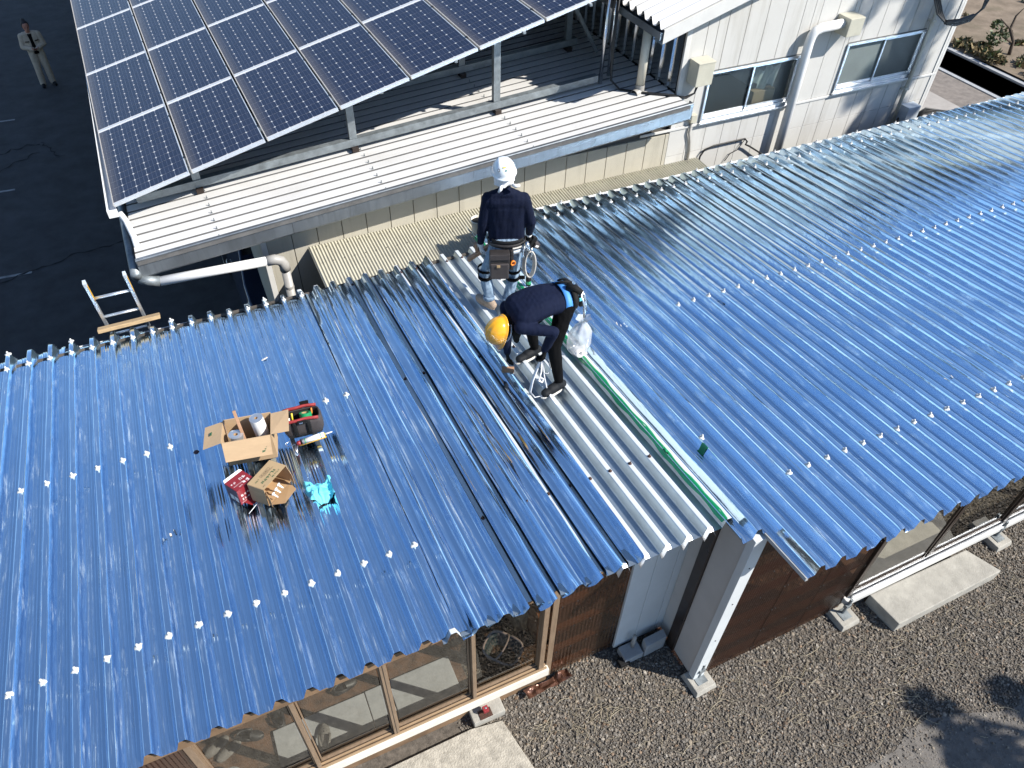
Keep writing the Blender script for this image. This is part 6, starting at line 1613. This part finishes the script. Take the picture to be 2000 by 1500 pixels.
ICF = np.array([(0, 11, 5), (0, 5, 1), (0, 1, 7), (0, 7, 10), (0, 10, 11), (1, 5, 9), (5, 11, 4), (11, 10, 2), (10, 7, 6), (7, 1, 8), (3, 9, 4), (3, 4, 2), (3, 2, 6), (3, 6, 8), (3, 8, 9), (4, 9, 5), (2, 4, 11), (6, 2, 10), (8, 6, 7), (9, 8, 1)])
def fine_edge(x): return -2.45 - .10 * np.sin(x * 1.7) - .08 * np.sin(x * 4.1)
def stones(name, pts, size, dark=1.0):
    n = len(pts); k = rng.normal(1, .20, (n, 12, 1)) * np.ones((n, 12, 3)); sc = size[:, None, None] * np.stack([rng.uniform(.7, 1.35, n), rng.uniform(.7, 1.35, n), rng.uniform(.45, .85, n)], 1)[:, None, :]
    v = ICO[None] * k * sc
    a = rng.uniform(0, 2 * math.pi, n); c_, s_ = np.cos(a)[:, None], np.sin(a)[:, None]
    t1 = rng.normal(0, .35, n)[:, None]
    vz = v[..., 2] + t1 * v[..., 0]
    v = np.stack([v[..., 0] * c_ - v[..., 1] * s_, v[..., 0] * s_ + v[..., 1] * c_, vz], -1) + pts[:, None, :]
    f = (ICF[None] + (np.arange(n) * 12)[:, None, None]).reshape(-1, 3)
    me = np_mesh(name, v.reshape(-1, 3), f, False)
    pal = np.array([(.155, .138, .118), (.190, .164, .134), (.120, .108, .094), (.225, .186, .142), (.29, .26, .22), (.20, .14, .095)])
    ci = rng.choice(6, n, p=[.30, .27, .20, .14, .05, .04]); tint = pal[ci] * rng.uniform(.75, 1.3, (n, 1)) * dark
    ca = me.color_attributes.new('tint', 'FLOAT_COLOR', 'POINT'); ca.data.foreach_set('color', np.concatenate([np.repeat(tint, 12, 0), np.ones((n * 12, 1))], 1).astype(np.float32).ravel())
    return put(name, me, 'stone')
def inpoly(x, y, poly):
    r_ = np.zeros(len(x), bool); j = len(poly) - 1
    for i in range(len(poly)):
        (xi, yi), (xj, yj) = poly[i], poly[j]
        c_ = ((yi > y) != (yj > y)) & (x < (xj - xi) * (y - yi) / (yj - yi + 1e-12) + xi); r_ ^= c_; j = i
    return r_
ex = [[(7.55, -1.49), (9.12, -1.48), (8.97, -1.0), (7.54, -1.0)], [(.2, -1.6), (3.40, -1.43), (3.39, -1.16), (3.29, -.63), (2.99, -.58), (.2, -.60)], [(5.19, -1.2), (5.43, -1.2), (5.43, -.97), (5.19, -.97)], [(7.05, -1.26), (7.29, -1.26), (7.29, -1.02), (7.05, -1.02)], [(9.44, -1.24), (9.68, -1.24), (9.68, -1.0), (9.44, -1.0)],
      [(4.95, -.61), (5.17, -.60), (5.18, -.53), (4.96, -.54)], [(4.71, -.61), (4.91, -.61), (4.91, -.47), (4.71, -.47)], [(3.04, -.56), (3.35, -.56), (3.35, -.41), (3.04, -.41)]]
n = 150000; X_ = rng.uniform(2.9, 11.6, n); Y_ = rng.uniform(-4.0, -.36, n)
pj = project(np.stack([X_, Y_, np.zeros(n)], 1)); keep = (pj[:, 0] > -60) & (pj[:, 0] < 2260) & (pj[:, 1] < 1720)
keep &= ~((X_ > 5.30) & (Y_ > -1.03)); keep &= ~((X_ < 3.9) & (Y_ > -.39))
fine = (Y_ < fine_edge(X_) + rng.normal(0, .18, n)) & (X_ > 5.9 + rng.normal(0, .15, n) - (Y_ + 2.3) * .6)
keep &= ~(fine & (rng.random(n) < .35))
for e_ in ex: keep &= ~inpoly(X_, Y_, e_)
X_, Y_, fine = X_[keep], Y_[keep], fine[keep]
sz = np.where(fine, rng.uniform(.002, .005, len(X_)), rng.gamma(5, .0015, len(X_)).clip(.0035, .018))
g_o = stones('gravel', np.stack([X_, Y_, sz * .35], 1), sz); stuff(g_o, 'grey and brown crushed gravel covering the yard before the shed', 'gravel')
n = 26000; X_ = rng.uniform(5.4, 12.5, n); Y_ = rng.uniform(-1.0, .9, n); k1 = ~inpoly(X_, Y_, [(7.62, -.97), (9.02, -.97), (9.02, -.3), (7.62, -.3)])
X2 = rng.uniform(3.15, 5.2, 6000); Y2 = rng.uniform(-.34, .8, 6000)
X_ = np.concatenate([X_[k1], X2]); Y_ = np.concatenate([Y_[k1], Y2]); sz = rng.gamma(6, .0017, len(X_)).clip(.005, .02)
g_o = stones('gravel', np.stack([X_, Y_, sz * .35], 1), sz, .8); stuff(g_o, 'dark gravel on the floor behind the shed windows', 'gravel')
mat('fine_gravel', (.185, .168, .15), .95, 0, .2, 10, .7, 200, col2=(.12, .11, .10))
xe = np.linspace(5.6, 40, 260); structure(put('fine_gravel_track', mesh('fine_gravel_track', [(x_, fine_edge(np.array(x_)) - max(0, (6.3 - x_)) * 1.6 + .05 * noise.noise(Vector((x_ * 5, 0, 0))), 0.001) for x_ in xe] + [(x_, -6.5, 0.001) for x_ in xe], [(i, i + 1, 260 + i + 1, 260 + i) for i in range(259)]), 'fine_gravel'))
# dry stalks
v = []; f = []
cl = [(6.1, -1.45, .25), (6.9, -1.55, .3), (7.5, -1.75, .25), (8.6, -1.75, .35), (9.3, -1.6, .2), (5.9, -1.9, .4), (6.7, -2.05, .3), (4.9, -1.05, .35), (4.1, -.95, .3), (5.6, -1.35, .25), (7.6, -2.0, .4), (4.6, -1.6, .4), (3.75, -.9, .2)]
for k_ in range(620):
    if rr.random() < .75: c_ = rr.choice(cl); x_, y_ = rr.gauss(c_[0], c_[2]), rr.gauss(c_[1], c_[2] * .5)
    else: x_, y_ = rr.uniform(3.6, 10.3), rr.uniform(-2.9, -.8)
    if (x_ > 5.2 and y_ > -1.12) or (7.4 < x_ < 9.25 and y_ > -1.55) or (x_ < 3.5): continue
    L = rr.uniform(.05, .22) * (1.5 if rr.random() < .12 else 1); a = rr.uniform(0, 6.28); w = rr.uniform(.0012, .0026); z0 = rr.uniform(.012, .03); bend = rr.uniform(-.5, .5); i0 = len(v)
    for q_ in range(4):
        t = q_ / 3; aa = a + bend * t; px_, py_ = x_ + math.cos(aa) * L * t, y_ + math.sin(aa) * L * t; z_ = z0 + rr.uniform(-.006, .012)
        nx_, ny_ = -math.sin(aa) * w, math.cos(aa) * w
        v += [(px_ + nx_, py_ + ny_, z_), (px_ - nx_, py_ - ny_, z_), (px_, py_, z_ + w * 1.6)]
        if q_:
            b0 = i0 + 3 * q_; p0 = b0 - 3
            f += [(p0, p0 + 1, b0 + 1, b0), (p0 + 1, p0 + 2, b0 + 2, b0 + 1), (p0 + 2, p0, b0, b0 + 2)]
stuff(put('dry_stalks', mesh('dry_stalks', v, f), 'straw'), 'scattered pale dry stalks lying on the gravel', 'straw')

# leaf litter / foliage helper
def leaf_cloud(name, centres, n, size, mats, parent, flat=1.0, seed=1, elong=1.0):
    r_ = np.random.default_rng(seed); cs = np.array([c_[:3] for c_ in centres], float); rs = np.array([c_[3] for c_ in centres], float)
    w = rs ** 2.2 / (rs ** 2.2).sum(); k = r_.choice(len(cs), n, p=w); d = r_.normal(size=(n, 3)); d /= np.linalg.norm(d, axis=1)[:, None]
    p = cs[k] + d * (rs[k] * r_.uniform(.25, 1.0, n) ** .5)[:, None] * np.array([1, 1, flat])
    a = r_.normal(size=(n, 3)); a /= np.linalg.norm(a, axis=1)[:, None]; b = np.cross(a, r_.normal(size=(n, 3))); b /= np.linalg.norm(b, axis=1)[:, None]
    s = size * r_.uniform(.6, 1.4, n)[:, None]
    vv = np.stack([p - a * s * elong, p + b * s * .45, p + a * s * elong, p - b * s * .45], 1).reshape(-1, 3)
    me = np_mesh(name, vv, np.arange(4 * n).reshape(-1, 4), False)
    for q_ in mats: me.materials.append(MT[q_])
    if len(mats) > 1: me.polygons.foreach_set('material_index', r_.integers(0, len(mats), n).astype(np.int32))
    return put(name, me, None, parent)
def limb(b, pts, rs): b.tube([Vector(p) for p in pts], list(rs), 9)
# tree whose crown shades the lower right corner
t1 = thing('broadleaf_tree', 'broadleaf tree outside the picture whose crown shades the gravel at lower right', 'tree', (12.15, -6.4, 0))
TX, TY = 12.15, -6.35
tr = MB(); limb(tr, [(TX, TY - .05, 0), (TX, TY, 1.5), (TX - .05, TY, 3.0), (TX - .1, TY + .05, 4.7)], (.16, .12, .09, .04))
crown = []
for i in range(15):
    a = i * 2.4; r_ = .45 + .85 * ((i * .37) % 1); c_ = (TX + r_ * math.cos(a) * 1.1, TY + r_ * math.sin(a) * .7, 3.5 + .11 * i); limb(tr, [(TX, TY, 2.4 + .1 * i), ((TX + c_[0]) / 2, (TY + c_[1]) / 2, c_[2] - .25), c_], (.05, .03, .012)); crown.append((*c_, rr.uniform(.18, .36)))
tr.build('trunk', 'bark', t1, True); leaf_cloud('crown', crown, 3800, .075, ['leaf_dark', 'leaf_mid'], t1, .8, 3)
# slender tree whose shadow falls on the white wall
t2 = thing('slender_tree', 'slender tall tree outside the picture shading the white wall', 'tree', (19.8, -.4, 0))
tr = MB(); limb(tr, [(19.8, -.4, 0), (19.85, -.4, 5), (19.8, -.38, 9.2), (20.2, -.35, 11.7), (20.4, -.3, 13.2)], (.20, .17, .13, .08, .03)); crown = []
for i in range(26):
    z_ = 8.8 + i * .18; a = i * 2.3; r_ = .12 + (.62 if z_ > 10.8 else .10) * ((i * .61) % 1); c_ = (19.9 + (z_ - 9.2) * .13 + r_ * math.cos(a) * 1.6, -.37 + r_ * math.sin(a), z_); limb(tr, [(19.85 + max(0, z_ - 9.2) * .13, -.38, z_ - .4), c_], (.035, .010)); crown.append((*c_, .16 + .16 * ((i * .43) % 1)))
tr.build('trunk', 'bark', t2, True); leaf_cloud('crown', crown, 4200, .07, ['leaf_dark', 'leaf_mid'], t2, 1.1, 5)
# grass and weeds beyond the ditch
cc = []
for k_ in range(90):
    y = rr.uniform(5, 22); x_ = 25.75 + abs(rr.gauss(0, .5)); cc.append((x_, y, LOW + .18, rr.uniform(.12, .34)))
for k_ in range(60): cc.append((rr.uniform(26, 36), rr.uniform(6, 26), LOW + .12, rr.uniform(.08, .2)))
stuff(leaf_cloud('weeds', cc, 7000, .085, ['leaf_mid', 'dry_grass', 'dry_grass'], None, .5, 8, 1.5), 'patchy weeds and dry grass along the ditch edge', 'weeds')
sh_ = thing('bare_shrub', 'small crooked bare shrub with few green leaves beyond the ditch', 'shrub', (26.9, 12.2, LOW))
tr = MB(); limb(tr, [(26.9, 12.2, LOW), (27.0, 12.35, LOW + .45), (26.95, 12.6, LOW + .75), (27.25, 12.8, LOW + 1.05), (27.3, 12.7, LOW + 1.3)], (.06, .05, .045, .03, .012)); limb(tr, [(27.0, 12.35, LOW + .4), (26.6, 12.5, LOW + .6), (26.4, 12.45, LOW + .8)], (.035, .025, .01)); limb(tr, [(26.95, 12.6, LOW + .75), (26.7, 12.9, LOW + 1.0)], (.03, .01))
tr.build('trunk', 'bark', sh_, True); leaf_cloud('leaves', [(26.45, 12.6, LOW + .55, .32), (26.7, 12.9, LOW + .8, .2), (27.3, 12.9, LOW + .5, .2)], 260, .07, ['leaf_mid'], sh_, .7, 4)

# paper flecks left on the foil
v = []; f = []
for X, s_ in [(8.35, 1.1), (7.0, 1.75), (7.15, -.55), (8.05, -.35), (6.3, .9), (9.4, 2.4), (10.8, 1.4), (6.9, 2.9), (11.5, 3.2), (5.75, 1.9), (9.0, .2), (7.7, 3.4), (1.1, 1.0), (-.3, .4), (2.2, 2.9)]:
    for k_ in range(2):
        a = rr.uniform(0, 3.1); L = rr.uniform(.012, .03); w = rr.uniform(.004, .009); x0_, y0_ = X + rr.uniform(-.04, .04), s_ + rr.uniform(-.04, .04)
        ph_ = 0.0 if X < 3 else RPH; h0 = float(rib_h(nearest_crest(np.array(x0_), ph_, .2))) + .008; i0 = len(v)
        for dx, dy, dh in ((-L, -w, 0), (L, -w, .004), (L, w, .010), (-L, w, .002)): v.append(rp(x0_ + dx * math.cos(a) - dy * math.sin(a), y0_ + dx * math.sin(a) + dy * math.cos(a), h0 + dh))
        f.append((i0, i0 + 1, i0 + 2, i0 + 3))
stuff(put('paper_flecks', mesh('paper_flecks', v, f), 'rope_pale'), 'tiny pale paper flecks scattered on the foil roof', 'litter')
